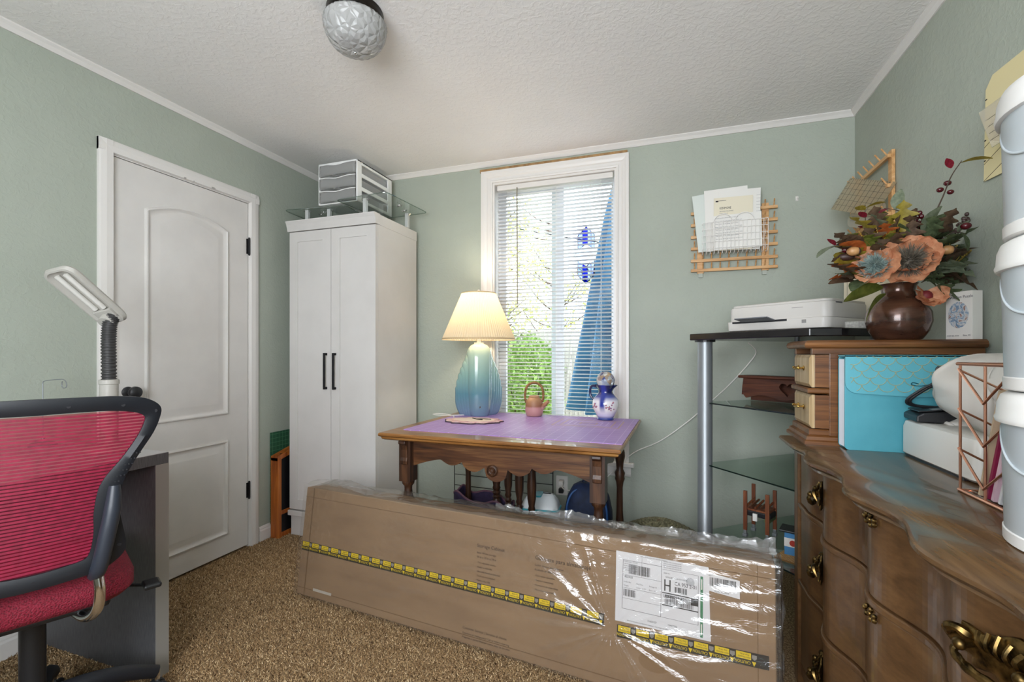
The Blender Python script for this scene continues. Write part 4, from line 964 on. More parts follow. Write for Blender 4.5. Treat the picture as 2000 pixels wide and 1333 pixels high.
# white wire basket
wbk = thing('wire_basket', 'white wire mail basket hung on the pine peg rack', 'basket', (.170, YB - .032, 1.685))
wwm = plain('white_coated_wire', 'e9e7e4', .35)
bw, bh, bdp = .315, .165, .075
for k in range(17):
    x = bw * k / 16; MB().tube([(x, 0, bh + .01), (x, 0, .02), (x, -.02, 0), (x, -bdp + .012, 0), (x, -bdp, .022), (x, -bdp, bh)], .0016, 5).build('upright_wire', wwm, wbk)
for z in (.025, .06, .095, .13, bh): MB().tube([(0, 0, z), (0, -bdp, z), (bw, -bdp, z), (bw, 0, z)], .0016, 5).build('hoop_wire', wwm, wbk)
for x0 in (.055, .16): MB().tube([(x0 + .045 - .045 * math.cos(a), -bdp, bh + .040 * math.sin(a)) for a in [PI * i / 10 for i in range(11)]], .0022, 6).build('decor_loop', wwm, wbk, smooth=True)
def sheet(label, x, z, w, h, y, ang, mt='paper', thick=.002, cat='papers', grp='papers in the wire basket', name='paper_sheet'):
    o = MB().box((0, -thick, 0), (w, 0, h)).build(name, mt, loc=(x, y, z), rot=(0, R(ang), 0)); tag(o, label, cat, grp); return o
bx0 = .170
sheet('pale green sheet at the back of the wire basket', bx0 - .020, 1.70, .20, .315, YB - .062, -6, plain('pale_mint_paper', 'd5dcd6', .7))
sheet('loose-leaf sheet with a notched corner in the basket', bx0 + .02, 1.70, .215, .335, YB - .068, -2)
lsh = sheet('ruled white sheet standing tallest in the basket', bx0 + .075, 1.70, .205, .325, YB - .074, 1.0)
ml = MB()
for k in range(12): ml.box((.186, -.0026, .10 + k * .017), (.204, -.002, .1008 + k * .017))
ml.build('ruled_lines', 'greyink', lsh)
bkl = sheet('sewing machine instruction booklet with black logo', bx0 + .055, 1.70, .190, .285, YB - .080, .5, 'cream', .006)
ff = (R(90), 0, 0)
MB().box((.008, -.0066, .262), (.022, -.006, .270)).box((.022, -.0066, .267), (.06, -.006, .269)).build('printed_rule', 'ink', bkl)
text('KENMORE', .017, 'ink', bkl, (.028, -.0065, .222), ff, sx=.72); text('SEWING MACHINE', .008, 'greyink', bkl, (.028, -.0065, .208), ff)
text('Owner Manual', .007, 'greyink', bkl, (.028, -.0065, .197), ff); text('MAQUINA DE COSER', .009, 'greyink', bkl, (.028, -.0065, .183), ff, sx=.85); text('Manual de instrucciones', .007, 'greyink', bkl, (.028, -.0065, .170), ff)
fsh = sheet('short printed sheet at the front of the wire basket', bx0 + .055, 1.70, .235, .185, YB - .094, -1.5)
for k in range(8): text('Please read all pages before use of this unit' if k % 2 else 'Thank you for choosing this machine', .0075, 'greyink', fsh, (.012, -.0025, .168 - k * .016), ff)
# little white wall hook
hk = thing('wall_hook', 'tiny white adhesive hook on the wall near the corner', 'hook', (.640, YB, 1.965))
MB().box((-.007, -.004, -.012), (.007, 0, .014)).build('plate', 'white', hk, bevel=.002); MB().tube([(0, -.004, .004), (0, -.014, -.006), (0, -.018, .0)], .003, 6).build('prong', 'white', hk)
# ================================================================ GLASS CORNER SHELF
AX, AY = .155, 2.325; sr = R(-50)
def SL(x, y): return (AX + x * math.cos(sr) - y * math.sin(sr), AY + x * math.sin(sr) + y * math.cos(sr))
gs = thing('glass_shelf_unit', 'silver post shelf unit with glass shelves and black top', 'shelf', (AX, AY, 0), sr)
MB().lathe([(.036, 0), (.036, .012), (.0325, .016), (.0325, 1.204)], 28).build('front_post', 'steel', gs, smooth=True)
MB().lathe([(.012, 0), (.012, 1.204)], 14, (.020, .575, 0)).build('rear_post', 'steel', gs, smooth=True)
MB().lathe([(.014, 0), (.014, 1.204)], 14, (.42, .50, 0)).build('rear_post', 'steel', gs, smooth=True)
sp_ = [(-.005, -.004), (.455, -.004), (.52, .06), (.50, .48), (.42, .55), (.0, .60)]
for z in (.314, .627, .912):
    s_ = MB().prism(sp_, z, z + .006).build('glass_shelf', 'shelfglass', gs)
    MB().box((0, -.0055, z), (.455, -.0045, z + .006)).build('shelf_edge', 'glassedge', s_)
tp_ = [(-.052, -.035), (-.045, -.05), (.54, -.05), (.60, .03), (.60, .28), (.50, .50), (.42, .56), (.0, .60), (-.05, .56)]
MB().prism(tp_, 1.204, 1.234).build('black_top', mottled('black_gloss_top', '0d0d0f', '1d1b1c', 30, .18), gs, bevel=.004)
MB().tube([(.0, .0, 1.196), (.0, .0, 1.206)], .045, 20).build('post_flange', 'blackpl', gs)
# printer
pn = thing('white_printer', 'white inkjet printer with grey output flap on the black top', 'printer', (.257, 2.41, 1.234), R(-41))
pw, pd_, = .444, .33
wm = plain('printer_white', 'd2cec9', .4); wg = plain('printer_grey', '8f8d8b', .5)
rs = [[(x, y, z) for x, y in rrect(i, i, pw - i, pd_ - i, .03, 5)] for z, i in ((.006, .016), (.010, .012))]
MB().rings(rs).build('foot_tray', wg, pn)
rs = [[(x, y, z) for x, y in rrect(i - .004, i - .010, pw - i, pd_ - i, .03, 6)] for z, i in ((.010, .012), (.014, .003), (.052, 0), (.055, .002))]
MB().rings(rs).build('lower_body', wm, pn, smooth=True)
rs = [[(x, y, z) for x, y in rrect(i + .004, i, pw - i, pd_ - i, .035, 6)] for z, i in ((.056, .001), (.060, 0), (.112, 0), (.119, .003))]
MB().rings(rs).build('scanner_body', wm, pn, smooth=True)
rs = [[(x, y, z) for x, y in rrect(i + .012, i + .003, pw - i - .002, pd_ - i, .035, 6)] for z, i in ((.120, .002), (.128, .002), (.131, .010))]
MB().rings(rs).build('lid', wm, pn, smooth=True)
MB().box((.035, -.0108, .046), (.285, -.0095, .0545)).build('paper_slot', 'ink', pn)
MB().prism([(-.006, .050), (-.070, .062), (-.070, .066), (-.006, .054)], .085, .235, 'x').build('output_flap', plain('flap_grey', '6d7077', .5), pn)
MB().box((.345, -.0104, .034), (.362, -.009, .048)).build('badge', wg, pn)
MB().box((.30, -.0008, .099), (.345, .0004, .1005)).build('printed_mark', 'greyink', pn)
MB().box((pw - .001, .05, .112), (pw + .0006, .10, .118)).build('lid_catch', 'greyink', pn)
gbx = MB().prism(rrect(0, 0, .12, .075, .006, 2), 0, .030).build('stone_block', mottled('grey_speckle', '8e8d88', 'b5b3ac', 120, .8), loc=(.625, 2.06, 1.234), rot=(0, 0, R(-20)), bevel=.004); tag(gbx, 'small speckled grey block on the black top behind the vase', 'block')
# plaque with heart cut-out on the top glass shelf
pq = thing('heart_plaque', 'dark wooden wall shelf with a heart cut-out on the glass', 'wall shelf', (.318, 2.445, .919), R(-36))
Lq = .40
def heart(t): # t 0..pi right half from bottom to top notch
    x = 16 * math.sin(t) ** 3; y = 13 * math.cos(t) - 5 * math.cos(2 * t) - 2 * math.cos(3 * t) - math.cos(4 * t); return (x * .0021, y * .0021)
hx, hz = .215, .066
def low(x): return .0 + .020 * abs(math.sin((x - .015) / .37 * PI * 2)) ** 1.3 + (.018 if x < .03 else 0) + .012
hl = [heart(PI - PI * i / 14) for i in range(15)]      # bottom tip to top notch, right half
left = [(.02, .108), (.015, .07), (.012, .03)] + [(x, low(x)) for x in [.02 + (hx - .02) * i / 16 for i in range(17)]] + [(hx - x, hz + y) for x, y in hl] + [(hx, .108)]
right = [(hx, .108)] + [(hx + x, hz + y) for x, y in hl[::-1]] + [(x, low(x)) for x in [hx + (.38 - hx) * i / 16 for i in range(17)]] + [(.388, .03), (.38, .108)]
MB().prism(left, -.008, .008, 'y').build('front_board', 'plaque', pq); MB().prism(right, -.008, .008, 'y').build('front_board', 'plaque', pq)
MB().box((0, -.022, .108), (Lq, .070, .121)).build('ledge', 'plaque', pq, bevel=.004)
for x in (.03, .36): MB().prism([(.008, .02), (.065, .09), (.065, .108), (.008, .108)], x, x + .012, 'x').build('bracket', 'plaque', pq)
MB().box((.02, .06, 0.001), (.38, .068, .108)).build('back_board', 'plaque', pq)
# small wooden clamp contraption
lm = thing('clamp_device', 'small wooden four-legged clamp device on the bottom glass shelf', 'device', (.385, 2.335, .3205), R(-28))
brn = wood('red_brown_batten', '4d2615', '6e3a20', '8a5230', 'Z', 3, .5)
for i, (x, y) in enumerate(((-.045, -.05), (.045, -.045), (-.045, .05), (.045, .05))):
    MB().box((x - .008, y - .005, .028), (x + .008, y + .005, .205 + (.012 if i == 2 else 0))).build('batten_leg', brn, lm, bevel=.002)
    MB().box((x - .009, y - .011, 0), (x + .009, y + .011, .014)).box((x - .006, y - .007, .014), (x + .006, y + .007, .030)).build('metal_foot', 'steel', lm, bevel=.002)
MB().box((-.050, -.045, .120), (.050, .045, .128)).build('deck', brn, lm)
MB().box((-.055, -.040, .092), (.055, .040, .118)).build('motor_block', 'blackpl', lm, bevel=.006)
for k in range(5): MB().tube([(-.045 + k * .02, -.04, .134), (-.04 + k * .02, .045, .150)], .005, 6).build('rod', 'copper' if k % 2 else brn, lm)
MB().box((-.012, -.056, .080), (.006, -.048, .112)).build('white_tab', 'paper', lm)
MB().box((.030, -.040, .080), (.052, .042, .094)).build('green_wedge', plain('moss_green', '4d5a34', .6), lm)
bb = thing('blue_tin', 'small blue and white box with black lid beside the dresser', 'box', (.478, 2.155, .3205), R(-20))
MB().box((-.03, -.025, 0), (.045, .03, .098)).build('carton', plain('light_blue_card', '4a8ac0', .5), bb, bevel=.002)
MB().box((-.0305, -.0255, .04), (.0455, .0305, .075)).build('white_band', 'paper', bb)
MB().prism([(.0 + .012 * math.cos(a), .056 + .012 * math.sin(a)) for a in [2 * PI * i / 20 for i in range(20)]], -.0265, -.0255, 'y').build('red_seal', plain('red_print', 'b03a2e', .5), bb)
MB().box((-.048, -.04, .099), (.06, .045, .108)).build('black_lid', 'blackpl', bb, bevel=.003)
tmn = NT('rattan_sheet'); P(tmn, rough=.7)
_b = tmn.n('TexBrick'); _b.inputs['Scale'].default_value = 1; _b.inputs['Brick Width'].default_value = .014; _b.inputs['Row Height'].default_value = .007; _b.inputs['Mortar Size'].default_value = .001; _b.inputs['Color1'].default_value = lin('cfa56a'); _b.inputs['Color2'].default_value = lin('b98b50'); _b.inputs['Mortar'].default_value = lin('7d5a2e')
tmn.l(tmn.coord(), _b.inputs[0]); tmn.l(_b.outputs[0], tmn.b.inputs['Base Color'])
tag(MB().box((0, 0, 0), (.16, .12, .007)).build('rattan_tray', tmn.m, loc=(.395, 2.105, .3205), rot=(0, 0, R(-35))), 'flat tan woven tray under the small blue box', 'tray')
# ================================================================ SERPENTINE DRESSER
ds = thing('serpentine_dresser', 'walnut serpentine dresser with ornate brass pulls along the right wall', 'dresser', (0, 1.168, 0))
HL = .712
def ser(y, amp): 
    q = abs(y); e = 1 if q < .42 else max(0, 1 - (q - .42) / .16)
    return -amp * math.cos(2 * PI * y / .31) * e
def fpoly(y0, y1, x0, amp, back, n=90):
    return [(x0 + ser(y0 + (y1 - y0) * i / n, amp), y0 + (y1 - y0) * i / n) for i in range(n + 1)] + [(back, y1), (back, y0)]
XB = .880
# case
MB().prism(fpoly(-HL + .02, HL - .02, .452, .018, XB), .04, .818).build('carcass', 'dress', ds)
rs = []
for z, o in ((.816, .030), (.822, .018), (.828, .020), (.832, .008), (.840, .0), (.846, .001), (.850, .007)):
    rs.append([(x, y, z) for x, y in fpoly(-HL - .012 + o * .6, HL + .012 - o * .6, .372 + o, .016, XB)])
MB().rings(rs).build('top', 'dresstop', ds, smooth=True)
for sy in (-1, 1):
    MB().box((.418, sy * HL - (.05 if sy > 0 else 0), 0), (.47, sy * HL + (0 if sy > 0 else .05), .818)).build('corner_post', 'dress', ds, bevel=.006)
    MB().box((.80, sy * HL - (.05 if sy > 0 else 0), 0), (XB, sy * HL + (0 if sy > 0 else .05), .06)).build('rear_foot', 'dress', ds)
MB().prism(fpoly(-HL + .04, HL - .04, .428, .020, .50), .04, .075).build('plinth', 'dress', ds)
plate = []
for i in range(60):
    a = 2 * PI * i / 60; r_ = 1 + .16 * math.cos(3 * a) + .13 * math.cos(7 * a + .6) + .08 * math.sin(11 * a); plate.append((.066 * r_ * math.cos(a), .034 * r_ * math.sin(a)))
def pull():
    m = MB(); rs = []
    for h, k in ((0, 1), (.003, .98), (.006, .80), (.008, .45), (.009, .1)): rs.append([(-h, y * k, z * k) for y, z in plate])
    m.rings(rs)
    for s_ in (-1, 1):
        m.tube(smoothpath([(-.004, s_ * .040, .010), (-.014, s_ * .050, .018), (-.012, s_ * .064, .010), (-.004, s_ * .070, -.004)], 4), [.006, .007, .008, .007, .006, .006, .007, .008, .006, .005, .004, .003, .002], 7)
        m.tube([(-.002, s_ * .036, .004), (-.024, s_ * .036, .004)], .006, 8); m.ball((-.026, s_ * .036, .004), .0085, 10, 6)
    for k in range(5): m.tube(smoothpath([(-.006, -.02 + .01 * k, .002), (-.016, -.022 + .011 * k, .016), (-.009, -.026 + .013 * k, .034 - .004 * abs(k - 2))], 4), [.004] * 4 + [.003] * 5, 6)
    return m.mesh('pull_plate')
def bail():
    p = smoothpath([(-.026, -.036, .004), (-.030, -.040, -.008), (-.026, -.028, -.022), (-.024, 0, -.027), (-.026, .028, -.022), (-.030, .040, -.008), (-.026, .036, .004)], 5)
    return MB().tube(p, [.0036 + .003 * math.sin(PI * i / (len(p) - 1)) * (1 + .35 * math.sin(i * 1.7)) for i in range(len(p))], 8).mesh('bail')
plm, blm_ = pull(), bail()
for ri, (z0, z1, hz_) in enumerate(((.632, .812, .738), (.372, .614, .528), (.085, .352, .235))):
    d = MB().prism(fpoly(-HL + .066, HL - .066, .424, .022, .46, 110), z0, z1).build('drawer', 'dress', ds, bevel=.004)
    for sy in (-1, 1):
        y = sy * .382; x = .424 + ser(y, .022)
        p = obj('pull_plate', plm, 'brass', d, True if (ri == 0 and sy < 0) else False); slp = .022 * 2 * PI / .31 * math.sin(2 * PI * y / .31); p.location = (x - .003, y, hz_); p.rotation_euler = (0, 0, -math.atan(slp))
        b = obj('bail', blm_, 'brass', d, True if (ri == 0 and sy < 0) else False); b.location = (x - .003, y, hz_); b.rotation_euler = (0, 0, -math.atan(slp))
    if ri < 2:
        m = MB(); xx = .424 + ser(0, .022); zt = z1 - .018
        for k in range(7): a = 2 * PI * k / 7; m.ball((xx - .003, .016 * math.cos(a) * 1.6, zt + .010 * math.sin(a)), .0055, 7, 5)
        m.ball((xx - .003, 0, zt), .006, 8, 5); m.build('escutcheon', 'brass', d, smooth=True)
    MB().prism(fpoly(-HL + .05, HL - .05, .418, .022, .46), z1 + .001, z1 + (.016 if ri else .006)).build('drawer_rail', 'dress', ds, bevel=.003)
DZ_ = .850
# ================================================================ SMALL HUTCH
hu = thing('desktop_hutch', 'small oak desktop hutch with two drawers on the dresser', 'hutch', (.425, 1.735, DZ_))
HLx, HD = .455, .225
MB().rings([[(i - .012, i - .010, z), (HLx, i - .010, z), (HLx, HD + .01 - i, z), (i - .012, HD + .01 - i, z)] for z, i in ((0, 0), (.010, 0), (.014, .006), (.024, .008), (.030, .018))]).build('base_moulding', 'hutch', hu)
MB().rings([[(i - .012, i - .012, z), (HLx, i - .012, z), (HLx, HD + .012 - i, z), (i - .012, HD + .012 - i, z)] for z, i in ((.310, .008), (.314, .002), (.322, .0), (.330, .003), (.336, .012))]).build('top_board', 'hutch', hu)
MB().box((.012, .004, .290), (HLx, .022, .312)).build('top_rail', 'hutch', hu, bevel=.002)
MB().box((.012, HD - .02, .290), (HLx, HD, .312)).build('rear_rail', 'hutch', hu, bevel=.002)
for y0 in (.0, HD - .03): MB().box((.060, y0, .028), (.086, y0 + .03, .295)).build('post', 'hutch', hu, bevel=.002)
for y0 in (.0, HD - .03): MB().box((HLx - .03, y0, .028), (HLx, y0 + .03, .295)).build('post', 'hutch', hu, bevel=.002)
MB().box((.062, .005, .02), (.075, HD - .005, .30)).build('divider', 'hutch', hu)
MB().rings([[(i, .006 + i, z), (.062, .006 + i, z), (.062, HD - .006 - i, z), (i, HD - .006 - i, z)] for z, i in ((.163, .004), (.167, 0), (.176, 0), (.180, .004))]).build('drawer_divider', 'hutch', hu)
MB().rings([[(i + .004, .006 + i, z), (.062, .006 + i, z), (.062, HD - .006 - i, z), (i + .004, HD - .006 - i, z)] for z, i in ((.030, .0), (.044, 0), (.048, .004))]).build('lower_step', 'hutch', hu)
for z0, z1 in ((.051, .158), (.184, .288)):
    d = MB().box((.022, .006, z0), (.072, HD - .006, z1)).build('drawer', 'hutch', hu)
    rs = [[(x, y0, zz0), (x, HD - y0, zz0), (x, HD - y0, zz1), (x, y0, zz1)] for x, y0, zz0, zz1 in ((.022, .012, z0 - .001, z1 + .001), (.014, .012, z0 - .001, z1 + .001), (.008, .022, z0 + .010, z1 - .010))]
    MB().rings(rs).build('raised_face', 'hutchface', d)
    zc = (z0 + z1) / 2 + .008; k = MB()
    for s_ in (-1, 1): k.tube([(.008, HD / 2 + s_ * .030, zc), (-.008, HD / 2 + s_ * .030, zc)], .0035, 8); k.ball((.006, HD / 2 + s_ * .034, zc), .007, 8, 5, (.4, 1, 1.2)); k.ball((-.009, HD / 2 + s_ * .030, zc), .005, 8, 5)
    k.tube(smoothpath([(-.009, HD / 2 - .030, zc), (-.013, HD / 2, zc - .004), (-.009, HD / 2 + .030, zc)], 5), .003, 8); k.build('bail_pull', 'gold', d, smooth=True)
# ================================================================ ON THE DRESSER
# teal accordion folder
fd = thing('teal_folder', 'teal accordion folder with gold scalloped flap on the dresser', 'folder', (.505, 1.665, DZ_))
tq1 = mottled('teal_pvc', '4794a3', '529fae', 6, .42); Wf, Df, Hf = .345, .058, .288
rs = [[(x, y, z) for x, z in rrect(0, 0, Wf, Hf, .012, 3)] for y in (0, .004)]
MB().rings(rs).build('front_cover', tq1, fd, bevel=.001)
MB().rings([[(x, y, z) for x, z in rrect(0, 0, Wf, Hf, .012, 3)] for y in (Df - .004, Df)]).build('back_cover', tq1, fd, bevel=.001)
npz = 9; plt_ = plain('grey_white_pleat', 'c3c6cc', .6)
for s_, x in ((0, .002), (1, Wf - .002)):
    m = MB(); pts = [(x + (.007 if (k % 2) else 0) * (1 if s_ == 0 else -1), .004 + (Df - .008) * k / (2 * npz)) for k in range(2 * npz + 1)]
    m.rings([[(a, b, z) for a, b in pts] for z in (.008, Hf - .012)], close=False)
    m.build('pleats', plt_, fd, solid=.0008)
m = MB().box((.006, .006, .004), (Wf - .006, Df - .006, .010)); m.build('bottom_gusset', tq1, fd)
fl_ = [(0, Hf)] + [(0, .205)] + [(.0 + .032 - .032 * math.cos(a), .205 - .032 * math.sin(a) - .0) for a in [PI / 2 * i / 6 for i in range(1, 7)]] + [(Wf * .5, .166), (Wf - .03, .173), (Wf, .205), (Wf, Hf)]
flp = MB().prism(fl_, -.006, -.001, 'y').box((0, -.006, Hf - .004), (Wf, Df, Hf + .001)).build('flap', plain('teal_flap', '5ba7b6', .38), fd)
m = MB()
for r_ in range(6):
    for c_ in range(-1, 10):
        cx = (c_ + (.5 if r_ % 2 else 0)) * .042; cz = Hf + .012 - r_ * .020
        seg = [(cx + .021 * math.cos(a), -.0064, cz + .021 * math.sin(a)) for a in [PI + PI * i / 8 for i in range(9)]]
        seg = [p for p in seg if .012 < p[0] < Wf - .004 and .176 + max(0, .03 - p[0]) * .9 < p[2] < Hf - .001]
        if len(seg) > 2: m.tube(seg, .0011, 4)
m.build('gold_scallops', plain('muted_gold_print', '9aa588', .4), flp, kind='stuff')
MB().tube(smoothpath([(.18, -.008, .205), (.165, -.012, .209), (.162, -.012, .203), (.18, -.010, .199), (.2, -.01, .202)], 4), .0012, 5).build('elastic_loop', plain('dark_teal_cord', '1d5561', .6), fd)
# sewing machine under a vinyl cover
sm_ = thing('sewing_machine', 'white sewing machine half hidden by a draped vinyl cover', 'sewing machine', (.64, 1.30, DZ_))
wsm = plain('machine_white', 'dedbd5', .35)
rs = [[(x, y, z) for x, y in rrect(i, i, .235 - i, .352 - i, .02, 5)] for z, i in ((.004, .006), (.010, 0), (.085, 0), (.100, .004), (.104, .012))]
MB().rings(rs).build('bed', wsm, sm_, smooth=True)
MB().prism([(.018, -.0), (.018, .030), (.045, .052), (.075, .052), (.080, .03), (.086, .005), (.086, 0)], .2, .23, 'y', Matrix.Translation((.0, -.2035, .004))).build('service_door', wsm, sm_, bevel=.001)
MB().tube([(.055, -.004, .034), (.055, .002, .034)], .007, 14).build('door_screw', wg, sm_)
m = MB().box((.004, .05, 0), (.2, .33, .006)); m.build('rubber_feet', 'blackpl', sm_)
MB().box((.10, .03, .10), (.20, .23, .24)).build('arm_housing', wsm, sm_, bevel=.03, seg=4)
cvm = NT('white_vinyl_cover'); P(cvm, col='e6e2dc', rough=.32, spec=.5, sss=.0)
_tl = cvm.n('BsdfTranslucent'); _tl.inputs[0].default_value = lin('e6e2da'); _mx = cvm.n('MixShader'); _mx.inputs[0].default_value = .2; cvm.l(cvm.b.outputs[0], _mx.inputs[1]); cvm.l(_tl.outputs[0], _mx.inputs[2]); cvm.l(_mx.outputs[0], cvm.out.inputs[0])
def cover(u, v):
    a = 2 * PI * u; s_ = v                                  # v 0 hem .. 1 crown
    cx, cy = .130, .132
    rx = .120; ry = .138 + .02 * (1 - s_)
    k = (1 - s_ ** 5) ** .45 if s_ < 1 else 0
    x = cx + rx * k * math.copysign(abs(math.cos(a)) ** .55, math.cos(a)); y = cy + ry * k * math.copysign(abs(math.sin(a)) ** .55, math.sin(a))
    hem = .055 + .055 * max(0, math.sin(a)) * max(0, -math.cos(a)) * 2 - .02 * max(0, -math.sin(a))
    z = hem + (.305 - hem) * s_ - .02 * (x / .25)
    f = (1 - s_) * .7 + .15
    x += .020 * f * math.sin(5 * a + 3 * s_) + .020 * noise3(a * 1.6, s_ * 4, 2); y += .018 * f * math.sin(7 * a - 2 * s_) + .020 * noise3(a * 1.8, s_ * 4, 7)
    pinch = math.exp(-((s_ - .16) / .22) ** 2) * max(0, -math.cos(a + .2)); x += .075 * pinch
    return (min(x, .240), y, z)
MB().grid(cover, 96, 40, wrap=True).build('vinyl_cover', cvm.m, sm_, smooth='all', solid=.0015, flip=False)
MB().tube([cover(i / 96, .0) for i in range(96)], .005, 7, True).build('cover_hem', cvm.m, sm_, smooth='all')
# foot pedal with looped cord
fp = thing('foot_pedal', 'black sewing machine foot pedal with looped cord', 'pedal', (.638, 1.552, DZ_ + .106), R(-6)); fp.scale = (1.22, 1.1, 1.15)
MB().prism([(0, 0), (.0, .014), (.012, .022), (.078, .030), (.086, .022), (.086, 0)], 0, .095, 'y').build('housing', 'blackpl', fp, bevel=.003)
MB().prism([(.006, .024), (.076, .0325), (.076, .0345), (.006, .026)], .008, .087, 'y').build('treadle', plain('dark_grey_pad', '2b2c2f', .35), fp)
MB().prism([(.030, .0295), (.060, .0335), (.060, .0342), (.030, .0300)], .012, .035, 'y').build('rating_label', plain('grey_label', '8b8d90', .5), fp)
for off in (0, .006): MB().tube(smoothpath([(.07 + off, .07, .03), (.01 + off, .06, .034), (-.005 + off, .05, .048), (.02 + off, .045, .075), (.045 + off, .045, .095), (.048 + off, .045, .125), (.053 + off, .046, .126), (.054 + off, .046, .09), (.066 + off, .05, .055), (.075 + off, .06, .032)], 6), .0035, 7).build('cord', 'blackpl', fp, smooth=True)
# rose-gold magazine rack: face along y, at x = 0 (toward the room)
rk = thing('wire_file_holder', 'rose gold wire file holder with geometric zigzag sides', 'file holder', (.585, 1.075, DZ_))
RWy, RDx, RH = .165, .21, .272
for x in (0, RDx):
    MB().tube([(x, -.004, .004), (x, RWy + .004, .004)], .0042, 8).build('bottom_bar', 'copper', rk, smooth=True); MB().tube([(x, -.010, RH), (x, RWy + .010, RH)], .0036, 8).build('top_bar', 'copper', rk, smooth=True)
    for y in (0, RWy / 2, RWy): MB().tube([(x, y, .004), (x, y, RH)], .0026, 7).build('upright', 'copper', rk, smooth=True)
    for k in range(3):
        z = .005 + k * .084; MB().tube([(x - .003, RWy, z + .088), (x - .003, RWy / 2, z + .022), (x - .003, 0, z + .088)], .0026, 7).build('zigzag', 'copper', rk, smooth=True)
for y in (0, RWy):
    for z in (.004, RH): MB().tube([(0, y, z), (RDx, y, z)], .003, 7).build('side_bar', 'copper', rk, smooth=True)
    for k in range(3): MB().tube([(0, y, .09 + k * .084), (RDx / 2, y, .03 + k * .084), (RDx, y, .09 + k * .084)], .0024, 7).build('zigzag', 'copper', rk, smooth=True)
for k in range(6): MB().tube([(RDx * (k + .5) / 6, 0, .004), (RDx * (k + .5) / 6, RWy, .004)], .0022, 6).build('floor_wire', 'copper', rk)
for i, (nm, lb, col, yy, hh, an, th_) in enumerate((('manila_folder', 'tan manila folder leaning in the rose gold holder', 'c9b294', .118, .225, 16, .004), ('magenta_folder', 'magenta folder leaning in the rose gold holder', '8c2348', .092, .165, 16, .006), ('striped_magazine', 'pink and white magazine in the rose gold holder', 'd9b9c4', .074, .15, 16, .008), ('white_booklet', 'white booklet slanting in the rose gold holder', 'dcdadb', .056, .14, 17, .006), ('grey_booklet', 'grey spiral booklet nearest the tubs in the holder', '8d8a84', .024, .095, 16, .007), ('navy_notebook', 'thin dark blue notebook low in the holder', '2c3f57', .040, .10, 16, .005))):
    mt = plain(nm + '_cover', col, .5)
    o = MB().box((.008, 0, 0), (RDx - .012, th_, hh)).build(nm, mt, loc=(.585, 1.075 + yy, DZ_ + .0065), rot=(R(an), 0, 0)); tag(o, lb, 'folder' if 'folder' in nm else 'booklet', 'files in the rose gold holder')
# stacked round tubs
tubm = NT('frosted_blue_grey_tub'); P(tubm, col='b9c6d0', rough=.38, trans=.25)
_n = tubm.noise(tubm.coord(), 6, 3); tubm.l(tubm.ramp(_n.outputs[0], [(.3, 'c6d0d6'), (.7, 'dae1e5')]), tubm.b.inputs['Base Color'])
lidm = plain('white_tub_lid', 'e1e0dd', .4)
for k, lb in enumerate(('frosted tub with white lid at the bottom of the stack', 'frosted tub with white lid in the middle of the stack', 'frosted tub with white lid topping the stack')):
    t = thing('storage_tub', lb, 'tub', (.627, .898, DZ_ + k * .2365), R(20), 'stacked storage tubs')
    MB().lathe([(.124, 0), (.132, .004), (.134, .012), (.138, .196), (.139, .200)], 56).build('body', tubm.m, t, smooth=True)
    MB().lathe([(.133, .001), (.1355, .003), (.136, .020), (.134, .022)], 56).build('base_band', lidm, t, smooth=True)
    MB().lathe([(.138, .186), (.144, .187), (.1455, .193), (.1435, .198), (.1425, .216), (.138, .229), (.130, .2345), (.06, .2355), (.0, .2355)], 56).build('lid', lidm, t, smooth=True)
    for a0 in (172, 292, 52):
        MB().tube([(.1375 * math.cos(R(a0 + (u - .5) * 84)), .1375 * math.sin(R(a0 + (u - .5) * 84)), .178 - .062 * (1 - (2 * u - 1) ** 2)) for u in [i / 20 for i in range(21)]], [.001 + .0014 * math.sin(PI * i / 20) for i in range(21)], 7).build('grip_ridge', tubm.m, t, smooth='all')
    
# ================================================================ ON THE HUTCH
HT = DZ_ + .336
pz = thing('puzzle_box', 'white wooden puzzle carton with round swirled picture', 'box', (.850, 1.742, HT), R(-66))
# local x runs from the near corner back along the picture face (toward -x world), local y toward the wall
pwx, pdy, pht = .078, .034, .146
pz.rotation_euler = (0, 0, math.atan2(.070, -.030))
m = MB().box((0, -pdy, 0), (pwx, 0, pht)); m.build('carton', plain('white_card', 'e4e1dc', .5), pz, bevel=.0008)
swm = NT('marbled_planet'); P(swm, rough=.4)
_n = swm.noise(swm.coord(), 42, 5, .6, 2.2); swm.l(swm.ramp(_n.outputs[0], [(.30, '3c4f74'), (.45, '8aa0b8'), (.52, 'd6d8d8'), (.60, '9a7468'), (.75, '5b4650')]), swm.b.inputs['Base Color'])
MB().prism([(.040 + .030 * math.cos(a), .075 + .040 * math.sin(a)) for a in [2 * PI * i / 40 for i in range(40)]], 0, .0008, 'y').build('round_picture', swm.m, pz)
rotp = (R(90), 0, R(180))
text('Wooden Puzzle', .0115, 'greyink', pz, (.071, .0012, .126), rotp); text('ITEM NO. 8156', .0055, 'greyink', pz, (.073, .0012, .010), rotp); text('Size: M', .0075, 'greyink', pz, (.026, .0012, .010), rotp)
vs = thing('pottery_vase', 'round brown glazed pottery vase on the hutch', 'vase', (.706, 1.840, HT)); vs.scale = (.82, .82, 1.0)
vm = NT('brown_lustre_glaze'); P(vm, rough=.24, coat=.5, metal=.35)
_n = vm.noise(vm.coord((1, 1, 4)), 5, 4, .6, .4); vm.l(vm.ramp(_n.outputs[0], [(.3, '33211a'), (.5, '54372a'), (.7, '6e4c38')]), vm.b.inputs['Base Color'])
vm.bump(vm.noise(vm.coord((1, 1, 60)), 3, 2).outputs[0], .15, .003)
